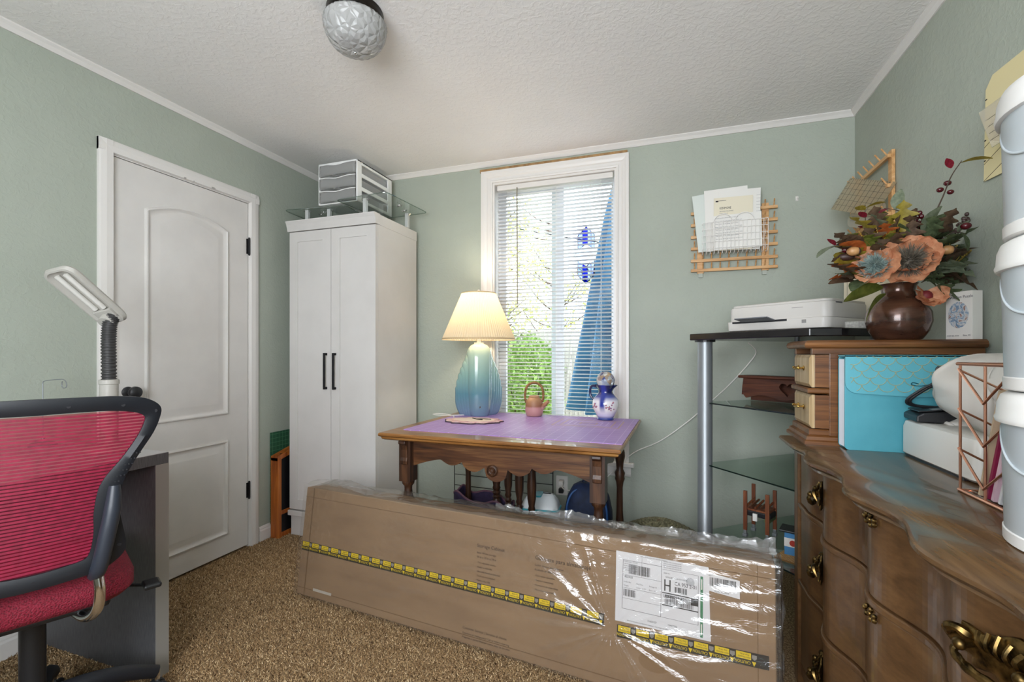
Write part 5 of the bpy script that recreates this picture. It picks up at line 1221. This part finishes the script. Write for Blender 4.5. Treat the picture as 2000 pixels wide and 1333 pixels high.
MB().lathe([(.062, 0), (.075, .004), (.096, .030), (.106, .060), (.104, .090), (.088, .118), (.066, .136), (.056, .146), (.053, .160), (.057, .176), (.064, .184), (.058, .182), (.047, .160), (.05, .145), (.0, .12)], 80).build('body', vm.m, vs, smooth=True)
# ---- silk flower arrangement
fa = thing('silk_flowers', 'autumn silk flower arrangement with peach blooms and berries', 'flowers', (.706, 1.840, HT + .165))
ru = Vector((.9466, .3223, 0)); dv = Vector((-.34, -.94, 0))   # across the room, and toward the room's middle
def FP(u, z, w=0): return ru * u + dv * w + Vector((0, 0, z))
leafm = {'olive': leafmat('olive_leaf', '4f5b22', '858a40', 4), 'green': leafmat('deep_green_leaf', '435038', '6d7a58', 4), 'brown': leafmat('brown_leaf', '4a382c', '75604c', 4), 'gold': leafmat('gold_leaf', '7f7022', 'ab9a42', 4), 'rust': leafmat('rust_leaf', 'a04a22', 'd0773f', 4), 'plum': leafmat('plum_leaf', '6a1a28', '9a2a3c', 4), 'grey': leafmat('grey_green_leaf', '66725c', '8d967e', 4)}
lmesh = {}
def oakleaf(l, w):
    m = MB(); rs = []; n = 18
    for i in range(n + 1):
        t = i / n; e = w * math.sin(PI * min(.96, t * .92 + .05)) * (.62 + .38 * math.cos(t * PI * 7)); z = -.12 * l * t * t
        rs.append([(-e, t * l - .1 * e, z + .22 * e), (-e * .5, t * l, z + .06 * e), (0, t * l, z), (e * .5, t * l, z + .06 * e), (e, t * l - .1 * e, z + .22 * e)])
    m.rings(rs, close=False); return m
def leaf(kind, col, base, tip_dir, l, roll=0, parent=None, name='leaf'):
    key = (kind, col)
    if key not in lmesh: lmesh[key] = (leafmesh(1, .20, .25, 8, .25) if kind == 'lance' else leafmesh(1, .34, .2, 7, .2) if kind == 'round' else oakleaf(1, .42)).mesh('leaf')
    d = Vector(tip_dir).normalized(); upv = Vector((0, 0, 1)) if abs(d.z) < .95 else Vector((0, 1, 0))
    xa = d.cross(upv).normalized(); za = xa.cross(d)
    Mx_ = Matrix((xa, d, za)).transposed().to_4x4() @ Matrix.Rotation(roll, 4, 'Y') @ Matrix.Scale(l, 4)
    o = obj(name, lmesh[key], leafm[col], parent or fa, 'all' if lmesh[key].users == 0 else False, flip=False); o.matrix_local = Matrix.Translation(Vector(base)) @ Mx_
    return o
# lower-left large leaves
leaf('lance', 'olive', FP(-.05, .0, .05), FP(-.16, -.022, .02), .165, .9); leaf('lance', 'olive', FP(-.04, -.02, .06), FP(-.10, -.075, .03), .135, .9)
g = random.Random(21)
for i in range(210):     # foliage body
    u = g.uniform(-.17, .175); z = .02 + g.uniform(0, .19) * (1 - (u / .27) ** 2); w = g.uniform(-.03, .09)
    right_ = u > .02
    col = g.choice(['green', 'grey', 'brown', 'green', 'brown'] if right_ else ['brown', 'olive', 'rust', 'gold', 'grey', 'brown'])
    leaf('oak' if g.random() < .65 else 'round', col, FP(u * .85, z * .9, w), FP(u * 1.6 + g.uniform(-.1, .1), z * .9 + g.uniform(-.07, .09), g.uniform(-.02, .10)), g.uniform(.05, .10), g.uniform(-.9, .9))
for u, z, du, dz, l, col, k in ((.14, .12, .5, .35, .10, 'green', 'oak'), (.11, .075, .6, -.2, .11, 'grey', 'oak'), (.15, .05, .5, -.3, .105, 'brown', 'oak'), (.12, .16, .3, .5, .10, 'brown', 'oak'), (.09, .03, .5, -.5, .09, 'green', 'oak'), (-.14, .13, -.5, .2, .09, 'brown', 'oak'), (-.10, .03, -.5, -.3, .09, 'green', 'round'), (-.15, .07, -.6, .1, .085, 'rust', 'round'), (-.155, .115, -.5, .3, .075, 'gold', 'round'), (.10, .11, .35, .25, .095, 'green', 'oak'), (.125, .06, .45, .05, .10, 'grey', 'oak'), (.13, .02, .35, -.35, .09, 'green', 'oak'), (.14, .10, .55, .12, .085, 'brown', 'oak'), (.08, .15, .2, .45, .09, 'green', 'oak'), (.03, .16, .05, .5, .085, 'brown', 'oak'), (-.03, .15, -.15, .5, .08, 'rust', 'oak'), (-.07, .13, -.3, .4, .075, 'olive', 'oak')):
    leaf(k, col, FP(u, z, .06), FP(du, dz, .5), l, g.uniform(-.5, .5))
petm = {}
def petalmesh(seed):
    q = random.Random(seed); m = MB()
    def pf(u, v):
        x = (u - .5) * 2; wv = .52 * math.sin(PI * min(1, v * .62 + .12)) ; z = .55 * v * v * (1 - .4 * v) + .07 * math.sin(x * 4 + q.random()) * v + .16 * x * x * v
        return (x * wv * 1.15, v + .03 * math.sin(x * 9 + seed) * v - .12 * x * x * v, z + .06 * math.sin(x * 6 + seed * 2) * v)
    m.grid(pf, 11, 8); return m.mesh('petal')
peach = leafmat('peach_petal', 'c8805a', 'e8ae88', 2.5)
pms = [petalmesh(k) for k in range(3)]
def spiky(name, c, r_, n, mt, parent):
    q = random.Random(n); m = MB()
    for i in range(n):
        ph = math.acos(1 - 2 * (i + .5) / n); th2 = PI * (1 + 5 ** .5) * i; d = Vector((math.cos(th2) * math.sin(ph), math.sin(th2) * math.sin(ph), math.cos(ph)))
        a = Vector(c) + d * r_ * .35; b = Vector(c) + (d + Vector((q.gauss(0, .1), q.gauss(0, .1), q.gauss(0, .1)))) * r_ * q.uniform(.85, 1.1); m.tube([tuple(a), tuple(a.lerp(b, .6)), tuple(b)], [.0012, .0011, .0003], 4)
    m.ball(c, r_ * .5, 12, 8); return m.build(name, mt, parent)
def bloom(c, nrm, r_, rc, mt, npet, seed):
    q = random.Random(seed); n_ = Vector(nrm).normalized(); fl2 = spiky('flower', tuple(Vector(c) + n_ * .012), rc, 1000, mt, fa); x = n_.cross(Vector((0, 0, 1))).normalized(); y = n_.cross(x)
    for ring, cnt, tilt in ((0, npet, .15), (1, npet - 2, .55)):
        for k in range(cnt):
            a = 2 * PI * (k + .5 * ring) / cnt + q.uniform(-.15, .15); d = (x * math.cos(a) + y * math.sin(a)) * math.cos(tilt) + n_ * math.sin(tilt); s_ = d.cross(n_).normalized(); zz = s_.cross(d)
            o = obj('petal', pms[(k + ring) % 3], peach, fl2, 'all' if pms[(k + ring) % 3].users == 0 else False, flip=False)
            o.matrix_local = Matrix.Translation(Vector(c) + d * rc * .2) @ Matrix((s_, d, zz)).transposed().to_4x4() @ Matrix.Scale(r_ * q.uniform(.85, 1.1) * (1 - .22 * ring), 4)
teal = mottled('teal_thistle', '68807e', 'a4b4ae', 80, .7); greyb = mottled('grey_brown_thistle', '4c463e', '8b8272', 80, .7)
bloom(tuple(FP(-.072, .062, .10)), tuple(FP(-.25, .15, 1)), .060, .042, teal, 6, 4)
bloom(tuple(FP(.030, .072, .105)), tuple(FP(.05, .25, 1)), .074, .056, greyb, 7, 9)
# smaller drooping peach bloom, lower right, and rust petals by the rim
fl3 = MB().ball(tuple(FP(.085, -.028, .085)), .018, 10, 7).build('rosebud', plain('dark_red_bud', '6d1a22', .6), fa, smooth=True)
for k in range(5):
    a = -1.2 + k * .6; o = obj('petal', pms[k % 3], peach, fl3, flip=False); d = FP(math.sin(a), -math.cos(a) * .8, .45).normalized(); s_ = d.cross(Vector((0, -1, .2))).normalized(); zz = s_.cross(d)
    o.matrix_local = Matrix.Translation(FP(.085, -.02, .085)) @ Matrix((s_, d, zz)).transposed().to_4x4() @ Matrix.Scale(.052, 4)
berm = plain('dark_red_berry', '4a1018', .25); ber2 = plain('brown_seed', '3a2620', .5); acm = mottled('acorn_tan', '8a5f38', 'b98c5c', 20, .45); twig = plain('twig_bark', '4a3d33', .8)
def cluster(c, r_, n, s_, mt, nm='berry_cluster', stem=None):
    q = random.Random(n + int(c[2] * 1000)); m = MB()
    for k in range(n): m.ball((c[0] + q.gauss(0, r_), c[1] + q.gauss(0, r_), c[2] + q.gauss(0, r_)), s_ * q.uniform(.8, 1.2), 8, 6)
    o = m.build(nm, mt, fa, smooth=True)
    if stem: MB().tube(smoothpath([stem, tuple(Vector(stem).lerp(Vector(c), .6) + Vector((0, 0, .015))), tuple(c)], 5), .0018, 5).build('stem', twig, o, smooth=True)
    return o
root = tuple(FP(0, .05, .02))
cluster(tuple(FP(-.155, .120, .07)), .010, 10, .0075, berm, stem=root); cluster(tuple(FP(-.118, .140, .07)), .009, 7, .007, berm, stem=root)
cluster(tuple(FP(.050, .208, .05)), .013, 16, .0075, berm, stem=root); cluster(tuple(FP(.120, .190, .05)), .014, 18, .007, ber2, 'seed_cluster', root); cluster(tuple(FP(-.095, .175, .05)), .009, 7, .0065, berm, stem=root)
for k in range(8): cluster(tuple(FP(.172 + k * .007, .170 + k * .008, .055)), .004, 4, .006, ber2, 'seed_spike')
for u, z in ((.150, .112), (-.140, .108)):
    o = MB().ball((0, 0, 0), .014, 12, 8, (1.35, 1, 1)).build('acorn', acm, fa, smooth='all', loc=tuple(FP(u, z, .11))); MB().ball((.012, 0, 0), .011, 10, 6, (.7, 1, 1)).build('acorn_cap', ber2, o, smooth=True)
MB().ball(tuple(FP(-.165, .095, .08)), .015, 12, 8, (1.6, .9, .8)).build('seed_pod', ber2, fa, smooth='all')
MB().ball(tuple(FP(.150, .190, .06)), .017, 12, 8, (1.1, .8, 1.5)).build('seed_pod', ber2, fa, smooth='all')
# feathery gold filler
for nm, u0, z0, col in (('filler_sprig', -.045, .12, '8a6a22'), ('filler_sprig', .16, .08, '7d6a26')):
    m = MB(); q = random.Random(int(z0 * 100))
    for k in range(26):
        a = q.uniform(-1.1, 1.1); l = q.uniform(.05, .10); b = FP(u0 + l * math.sin(a), z0 + l * math.cos(a) * .8, .06 + q.uniform(-.02, .04)); m.tube([tuple(FP(u0, z0 - .02, .05)), tuple(b)], .0009, 4)
        for j in range(3): m.ball(tuple(Vector(b) * (1 - .03 * j)), .003, 5, 4)
    m.build(nm, plain('gold_filler', col, .7), fa, kind='stuff')
# tall branches
def branch(pts, r0, leaves, berries):
    p = smoothpath([tuple(FP(*q)) for q in pts], 6); b = MB().tube(p, [r0 * (1 - .6 * i / (len(p) - 1)) for i in range(len(p))], 6).build('branch', twig, fa, smooth=True)
    for (u, z, w), (du, dz, dw), l, col in leaves: leaf('round', col, FP(u, z, w), FP(du, dz, dw), l, g.uniform(-.4, .4), b)
    m = MB()
    for u, z, w, s_ in berries: m.ball(tuple(FP(u, z, w)), s_, 10, 7, (1.15, 1, .9))
    if berries: m.build('berries', berm, b, smooth=True)
branch([(.06, .10, .02), (.10, .20, .06), (.135, .275, .10), (.158, .33, .14), (.185, .365, .18)], .003, [((.180, .36, .17), (1, .16, .5), .070, 'gold'), ((.158, .355, .14), (-.35, .8, .2), .035, 'plum')], [(.128, .300, .10, .0085), (.150, .318, .11, .009), (.158, .288, .12, .008)])
branch([(-.02, .10, .03), (-.09, .16, .04), (-.105, .22, .05), (-.105, .265, .05)], .0024, [((-.105, .255, .05), (.9, .35, .3), .055, 'gold'), ((-.105, .25, .05), (-.8, .3, .2), .04, 'gold'), ((-.104, .225, .05), (-.5, .5, .3), .035, 'plum'), ((-.104, .19, .05), (-.6, .3, .4), .035, 'plum'), ((-.1, .17, .05), (.7, .4, .3), .04, 'gold'), ((-.11, .14, .05), (-.9, .1, .3), .065, 'gold')], [])
branch([(.05, .18, .04), (.02, .235, .05), (-.01, .25, .05), (-.045, .255, .05)], .002, [((-.01, .252, .05), (.25, .9, .2), .06, 'grey'), ((-.03, .255, .05), (-.8, -.3, .2), .05, 'plum')], [])
branch([(-.12, .12, .05), (-.18, .135, .06), (-.22, .125, .06)], .002, [((-.20, .135, .06), (-.9, -.4, .2), .075, 'grey'), ((-.2, .135, .06), (-.6, .7, .2), .035, 'plum')], [])
branch([(.10, .12, .05), (.16, .165, .10), (.20, .155, .15)], .002, [((.18, .165, .12), (.5, .6, .5), .04, 'grey'), ((.19, .16, .14), (.4, -.8, .4), .06, 'green')], [(.20, .175, .16, .012)])
# ================================================================ RIGHT WALL: PEG RACK AND RULERS
rr_ = pegrack('peg_rack', 'pine peg rack on the side wall above the flowers', (XR - .001, 2.795, 1.335), R(-90), .43, .66, (.02, .14, .27, .40, .52, .645), 7, (.06, .415), True)
def ruler(name, label, pts, y_or_M, mt, thick, lines, cat='ruler'):
    """flat ruler: outline pts (a, b) in its own plane, placed by matrix"""
    t = thing(name, label, cat, (0, 0, 0)); t.matrix_world = y_or_M
    MB().prism(pts, -thick, 0, 'y').build('sheet', mt, t)
    m = MB()
    for a, b, w in lines:
        d = (Vector(b) - Vector(a)); n_ = Vector((-d.y, d.x)).normalized() * w; m.prism([tuple(Vector(a) + n_), tuple(Vector(b) + n_), tuple(Vector(b) - n_), tuple(Vector(a) - n_)], -thick - .0006, -thick - .0001, 'y')
    if lines: m.build('markings', 'ink', t)
    return t
def frame3(o, xdir, zdir):
    x = Vector(xdir).normalized(); z = Vector(zdir); z = (z - x * z.dot(x)).normalized(); y = z.cross(x); return Matrix(((x.x, y.x, z.x, o[0]), (x.y, y.y, z.y, o[1]), (x.z, y.z, z.z, o[2]), (0, 0, 0, 1)))
clr = thin('clear_ruler', 'f6f2e8', .05, .05, .42, 'd9cdb0'); yel = plain('yellow_tint_ruler', 'e3d6a4', .25); frost = thin('frosted_template', 'f2f0ea', .05, .1, .40, 'e0dccf')
gl = [((k * .0254, 0), (k * .0254, .15), .0004) for k in range(1, 10)] + [((0, k * .0254), (.26, k * .0254), .0004) for k in range(1, 6)] + [((k * .0127, .142), (k * .0127, .150), .0007) for k in range(1, 20)] + [((.0, k * .0065), (.012, k * .0065), .0005) for k in range(1, 23)]
ruler('quilting_ruler', 'clear gridded quilting ruler hanging from the side wall rack', [(0, 0), (.26, 0), (.26, .15), (0, .15)], frame3((.735, 2.60, 1.835), (.13, -.30, -.145), (.10, .02, .30)), clr, .003, gl)
ruler('rounded_template', 'frosted rounded template hanging below the gridded ruler', rrect(0, 0, .20, .115, .05, 8), frame3((.775, 2.56, 1.735), (.09, -.28, -.085), (.1, .02, .3)), frost, .003, [((.02, .03 + .02 * k), (.18, .03 + .02 * k), .0004) for k in range(4)])
ruler('pattern_board', 'cream pattern board propped behind the vase', [(0, 0), (.30, 0), (.30, .36), (0, .36)], frame3((.786, 2.59, 1.270), (.095, -.262, 0), (.01, 0, 1)), M['cream'], .006, [((.022, 0), (.022, .36), .0004)], 'board')
# rulers on the near part of the side wall: plane x = const, a runs toward the room's front (-y)
def wallM(x, y, z, ang): return Matrix.Translation((x, y, z)) @ Matrix.Rotation(R(-90), 4, 'Z') @ Matrix.Rotation(R(ang), 4, 'Y')
ruler('yellow_ruler', 'large yellow tinted quilting ruler on the side wall near the ceiling', [(0, 0), (.34, 0), (.34, .30), (.03, .30), (0, .27)], wallM(XR - .004, 1.775, 1.66, 2), yel, .003, [((.0, .05 * k), (.34, .05 * k + .12), .0006) for k in range(0, 4)] + [((0, .06 * k), (.008, .06 * k), .0018) for k in range(1, 5)], 'ruler')
ruler('glossy_ruler', 'glossy clear ruler tilted over the yellow one', [(0, 0), (.34, 0), (.34, .115), (-.02, .115)], Matrix.Translation((.81, 1.572, 1.690)) @ Matrix.Rotation(R(-76), 4, 'Z') @ Matrix.Rotation(R(-9), 4, 'Y'), thin('glossy_ruler_acrylic', 'f8f7e8', .40, .01, .15, 'f4f1dc'), .003, [((0, .02 * k), (.34, .02 * k), .0004) for k in range(1, 5)], 'ruler')
# ================================================================ WRAPPED SHIPPING CARTON
BT = .13
bx_ = thing('shipping_carton', 'long plastic-wrapped cardboard storage cabinet carton on the carpet', 'carton', (-1.661, 1.735, .018), rot=(-BT, 0, -.1028))
BL, BH, BD = 1.97, .485, .140
cbm = NT('cardboard'); P(cbm, rough=.75)
_n = cbm.noise(cbm.coord((1.2, 5, 5)), 2.5, 4); _f = cbm.noise(cbm.coord((40, 300, 300)), 1, 2)
cbm.l(cbm.ramp(_n.outputs[0], [(.3, '84694d'), (.7, '967a5b')]), cbm.b.inputs['Base Color']); cbm.bump(_f.outputs[0], .08, .001)
MB().box((0, 0, 0), (BL, BD, BH)).build('cardboard_box', cbm.m, bx_, bevel=.004)
m = MB()
m.box((.046, -.0008, .0), (.052, .0, BH)); m.box((.0, -.0008, .44), (BL, 0, .4425)); m.box((0, -.0008, .030), (BL, 0, .0325)); m.box((BL - .05, -.0008, .03), (BL - .048, 0, BH))
m.build('fold_creases', plain('crease_brown', '705638', .9), bx_)
fr_ = (R(90), 0, 0)
def btext(s_, x, z, size, mt='boxink', sx=1.0): return text(s_, size, mt, bx_, (x, -.0012, z), fr_, sx=sx)
M['boxink'] = plain('brown_print', '3c2d20', .8)
btext('Storage Cabinet', .942, .366, .0185); btext('Gabinete para almacenaje', 1.188, .363, .0205)
for k, (a, b) in enumerate((('Item White storage', .0105), ('30 in x 15 in x 74 in', .0105))): btext(a, .944, .342 - k * .016, b)
for k, a in enumerate(('- Two adjustable shelves', '- Ready to assemble', '- Assembly hardware included', '- Tools are not included', '- Made in the USA')): btext(a, .944, .306 - k * .0165, .0085)
for k, (a, b) in enumerate((('Color blanco para interior', .0105), ('Acabado en blanco nieve', .0105))): btext(a, 1.188, .340 - k * .016, b)
for k, a in enumerate(('- Dos repisas ajustables', '- Requiere ensamblaje', '- Accesorios de ensamblaje', '- No incluye herramienta')): btext(a, 1.188, .304 - k * .0165, .0085)
btext('Customer Service | Servicio al cliente', .90, .054, .0125); btext('Questions or missing parts? Call us before returning', .90, .036, .0095); btext('Preguntas o partes faltantes? Llame antes de devolver', .90, .021, .0095)
MB().box((.103, -.0014, .030), (.215, -.0002, .041)).build('strip_sticker', plain('grey_white_sticker', 'b9b2a8', .6), bx_)
MB().prism([(1.62 + .050 * math.cos(a), .115 + .03 * math.sin(a)) for a in [2 * PI * i / 30 for i in range(30)]], -.0009, -.0002, 'y').build('hand_hole', plain('hand_hole_card', '876a49', .8), bx_)
# caution tape
M['tyel'] = plain('caution_yellow', 'e3c60e', .4); M['tblk'] = plain('tape_black', '15140f', .4)
def tape(x0, x1, zc, slope):
    t = MB().prism([(x0, zc), (x1, zc + slope * (x1 - x0)), (x1, zc + .040 + slope * (x1 - x0)), (x0, zc + .040)], -.0022, -.0012, 'y').build('caution_tape', 'tblk', bx_)
    n = int((x1 - x0) / .060)
    for k in range(n):
        x = x0 + .004 + k * .060; z = zc + slope * (x - x0)
        MB().box((x, -.0027, z + .0195), (x + .041, -.0022, z + .0385)).build('yellow_block', 'tyel', t)
        text('HEAVY PACKAGE', .0062, 'tblk', t, (x + .0395, -.0029, z + .0270), (R(90), R(180), 0), sx=.72); text('Over 70 lbs', .0062, 'tblk', t, (x + .036, -.0029, z + .0345), (R(90), R(180), 0), sx=.85)
        MB().prism([(x + .0435, z + .0355), (x + .0565, z + .0355), (x + .0565, z + .026), (x + .050, z + .0205), (x + .0435, z + .026)], -.0027, -.0022, 'y').build('shield_mark', plain('tape_grey', '8c8a86', .4) if 'tgrey' not in M else M['tgrey'], t)
        text('CAUTION', .0125, 'tyel', t, (x + .040, -.0027, z + .0150), (R(90), R(180), 0), sx=.78)
        MB().prism([(x + .043, z + .0165), (x + .055, z + .0165), (x + .049, z + .003)], -.0027, -.0022, 'y').build('warning_triangle', 'tyel', t)
M['tgrey'] = plain('tape_grey', '8c8a86', .4)
tape(.008, 1.452, .198, -.006); tape(1.497, 1.950, .166, .030)
# shipping label
sl_ = MB().prism([(1.490, .218), (1.790, .222), (1.782, .444), (1.488, .446)], -.0032, -.0022, 'y').build('shipping_label', plain('label_white', 'dfe0e6', .55), bx_)
def sb(x0, z0, x1, z1, mt='ink', nm='print'): return MB().box((x0, -.0038, z0), (x1, -.0032, z1))
m = MB()
for x0, z0, x1, z1 in ((1.512, .262, 1.513, .420), (1.512, .262, 1.638, .2628), (1.638, .262, 1.639, .436), (1.512, .4195, 1.638, .4203), (1.512, .372, 1.638, .3725), (1.512, .33, 1.638, .3305), (1.512, .296, 1.638, .2965), (1.575, .372, 1.5755, .436), (1.642, .412, 1.752, .4125), (1.642, .338, 1.752, .341), (1.642, .300, 1.752, .303), (1.752, .262, 1.753, .412), (1.642, .262, 1.752, .2625), (1.730, .318, 1.752, .338), (1.648, .346, 1.652, .382), (1.664, .346, 1.668, .382), (1.648, .362, 1.668, .366)): m.box((x0, -.0038, z0), (x1, -.0032, z1))
m.build('label_rules', 'ink', sl_)
def barcode(x0, z0, w, h, seed, parent, dy=-.0038):
    q = random.Random(seed); m = MB(); x = x0
    while x < x0 + w:
        b = q.choice((.0008, .0012, .002)); m.box((x, dy, z0), (min(x + b, x0 + w), dy + .0006, z0 + h)); x += b + q.choice((.0007, .0011, .0016))
    m.build('barcode', 'ink', parent, kind='stuff')
barcode(1.532, .378, .070, .030, 1, sl_); barcode(1.516, .304, .040, .022, 2, sl_); barcode(1.680, .346, .038, .018, 3, sl_); barcode(1.650, .305, .088, .030, 4, sl_)
def lt(s_, x, z, size, mt='ink', sx=1.0, rot=fr_): return text(s_, size, mt, sl_, (x, -.0040, z), rot, sx=sx)
lt('CA 953 2-01', 1.680, .369, .0165, sx=.80); lt('GROUND', 1.660, .327, .0115); lt('UPS', 1.644, .327, .0115); lt('422425', 1.518, .364, .0095); lt('SOULSBYVILLE CA 95372', 1.652, .388, .0062); lt('SHIP TO:', 1.646, .400, .005); lt('11623127', 1.596, .238, .0075); lt('15447202', 1.660, .240, .0075)
for k in range(5): lt('1600 WAREHOUSE DR' if k % 2 else 'FULFILLMENT CENTER', 1.515, .414 - k * .0068, .0046, 'greyink')
for k in range(4): lt('RETURN SERVICE REQUESTED', 1.645, .436 - k * .0062, .0042, 'greyink')
for k in range(6): lt(('Order No.', 'Ship Date', 'Package ID', 'Weight', 'Customer PO', 'Box 1 of 1')[k], 1.516 + (k % 3) * .042, .348 - (k // 3) * .012, .0056, 'greyink')
lt('REMOVE PACKING SLIP BEFORE OPENING - PULL TABS TO OPEN', 1.530, .2255, .0046, 'greyink'); lt('REMOVE PACKING SLIP BEFORE OPENING', 1.570, .4385, .0046, 'greyink')
MB().prism([(1.728 + .013 * math.cos(a), .388 + .013 * math.sin(a)) for a in [2 * PI * i / 24 for i in range(24)]], -.0036, -.0032, 'y').build('round_stamp', plain('pale_grey_stamp', 'b5b7be', .6), sl_)
MB().box((1.7585, -.0038, .228), (1.7665, -.0032, .412)).build('green_strip', plain('label_green', '2f7d55', .5), sl_)
for z0 in (.236, .372): MB().box((1.7610, -.0044, z0), (1.7640, -.0038, z0 + .032)).build('white_arrow', 'paper', sl_)
s2 = MB().prism([(1.772, .375), (1.872, .366), (1.872, .420), (1.772, .430)], -.0046, -.0036, 'y').build('route_sticker', plain('sticker_white', 'e2e2e6', .55), bx_)
barcode(1.786, .390, .076, .026, 9, s2, -.0052)
text('REIN - RAMOS', .0066, 'ink', s2, (1.800, -.0052, .374), fr_); text('SOULS', .0066, 'ink', s2, (1.812, -.0052, .381), fr_); text('1  4211', .006, 'ink', s2, (1.776, -.0052, .419), fr_)
# clear wrap: front, folded over the top edge and down the back, gathered at the ends
wrp = thin('clear_stretch_wrap', 'faf8f5', .10, .16, .06, 'f0f0f0', .9, ((1, 2.4, 2.4), 9, .38, .010))
from mathutils import noise as NZ
def wrapf(u, v):
    x = -.012 + (BL + .024) * u; s_ = v * (BH + BD + .10)
    # ridges fan out from the tape break and run along the carton
    cx, cz = 1.48, .19
    if s_ < BH: z = s_; y = -.006
    elif s_ < BH + BD: z = BH + .008; y = s_ - BH - .006
    else: z = BH + .008 - (s_ - BH - BD); y = BD + .006
    a = math.atan2(s_ - cz, x - cx); rr2 = math.hypot(s_ - cz, x - cx)
    fan = math.exp(-(rr2 / .32) ** 2) * (abs(math.sin(a * 9 + NZ.noise(Vector((a * 3, 0, 5))) * 2)) ** 3) * min(1, rr2 / .05)
    rid = max(0, NZ.noise(Vector((x * 5 + s_ * 9, s_ * 26 - x * 4, 1.7)))) ** 1.5 * (.4 + .8 * max(0, NZ.noise(Vector((x * 2, s_ * 3, 9))) + .2))
    cr = abs(NZ.noise(Vector((x * 24, s_ * 24, 4)))) * .35
    h = .0100 * fan + .012 * rid + (.0040 + .004 * max(0, min(1, (x - .9) / .5))) * cr
    if s_ < BH: y -= h + (.004 * max(0, x - 1.0) if x > 1 else 0)
    elif s_ < BH + BD:
        z += h * 1.4 + .028 * math.exp(-((x - .16) / .17) ** 2) * math.sin(PI * (s_ - BH) / BD) + .022 * max(0, NZ.noise(Vector((x * 3, 1, 2))) + .25) * ((s_ - BH) / BD) + .012 * abs(NZ.noise(Vector((x * 14, s_ * 20, 3))))
    else: y += h * 1.5; z += .022 * max(0, NZ.noise(Vector((x * 3, 1, 2))) + .25)
    return (x, y, z)
MB().grid(wrapf, 460, 150).build('plastic_wrap', wrp, bx_, smooth='all', flip=False)
def gather(u, v):
    a = -.10 + v * (BH + .12); w_ = u * (BD + .03) - .012; k = NZ.noise(Vector((w_ * 30, a * 18, 6)))
    return (BL + .012 + .016 * abs(k) + .012 * math.sin(PI * u) * max(0, NZ.noise(Vector((a * 6, 2, 2))) + .4), w_, max(-.0, min(a, BH + .016 + .02 * abs(k))))
MB().grid(gather, 40, 90).build('gathered_wrap_end', thin('bunched_wrap', 'ececec', .08, .12, .16, 'eeeeee'), bx_, smooth='all', flip=False)
def ruffle(u, v):
    x = .95 + 1.03 * u; k = NZ.noise(Vector((x * 16, 0, 3))); k2 = NZ.noise(Vector((x * 45, v * 2, 8)))
    hgt = .012 + .030 * max(0, NZ.noise(Vector((x * 5, 4, 1))) + .35) + (.03 * max(0, (x - 1.75) / .2))
    return (x, BD - .012 + .020 * k * v + .010 * k2 * v - .02 * max(0, (x - 1.8) / .2), BH + .008 + hgt * v * (1 + .25 * k2))
for dy in (0, .03):
    MB().grid(lambda u, v: tuple(Vector(ruffle(u, v)) - Vector((.02 * (dy > 0), dy * v, .006 * (dy > 0)))), 200, 7).build('wrap_ruffle', thin('bunched_wrap_white', 'f2f2f2', .10, .22, .22, 'f2f2f2'), bx_, smooth='all', flip=False)
def lump(u, v):
    x = .03 + .34 * u; y = -.01 + .14 * v; z = BH + .006 + .040 * math.sin(PI * u) ** .8 * math.sin(PI * min(1, v + .15)) + .014 * abs(NZ.noise(Vector((x * 26, y * 26, 1)))) * math.sin(PI * u)
    return (x, y, z)
MB().grid(lump, 50, 20).build('billowed_wrap', thin('billowed_wrap_film', 'ececec', .07, .12, .16, 'efefef'), bx_, smooth='all', flip=False)
# ================================================================ TURN LETTERING INTO MESHES
bpy.context.view_layer.update(); dg = bpy.context.evaluated_depsgraph_get()
for o in [o for o in C.objects if o.type == 'FONT']:
    me = bpy.data.meshes.new_from_object(o.evaluated_get(dg)); n_ = bpy.data.objects.new('lettering', me); C.objects.link(n_)
    n_.parent = o.parent; n_.matrix_local = o.matrix_local.copy(); bpy.data.objects.remove(o)
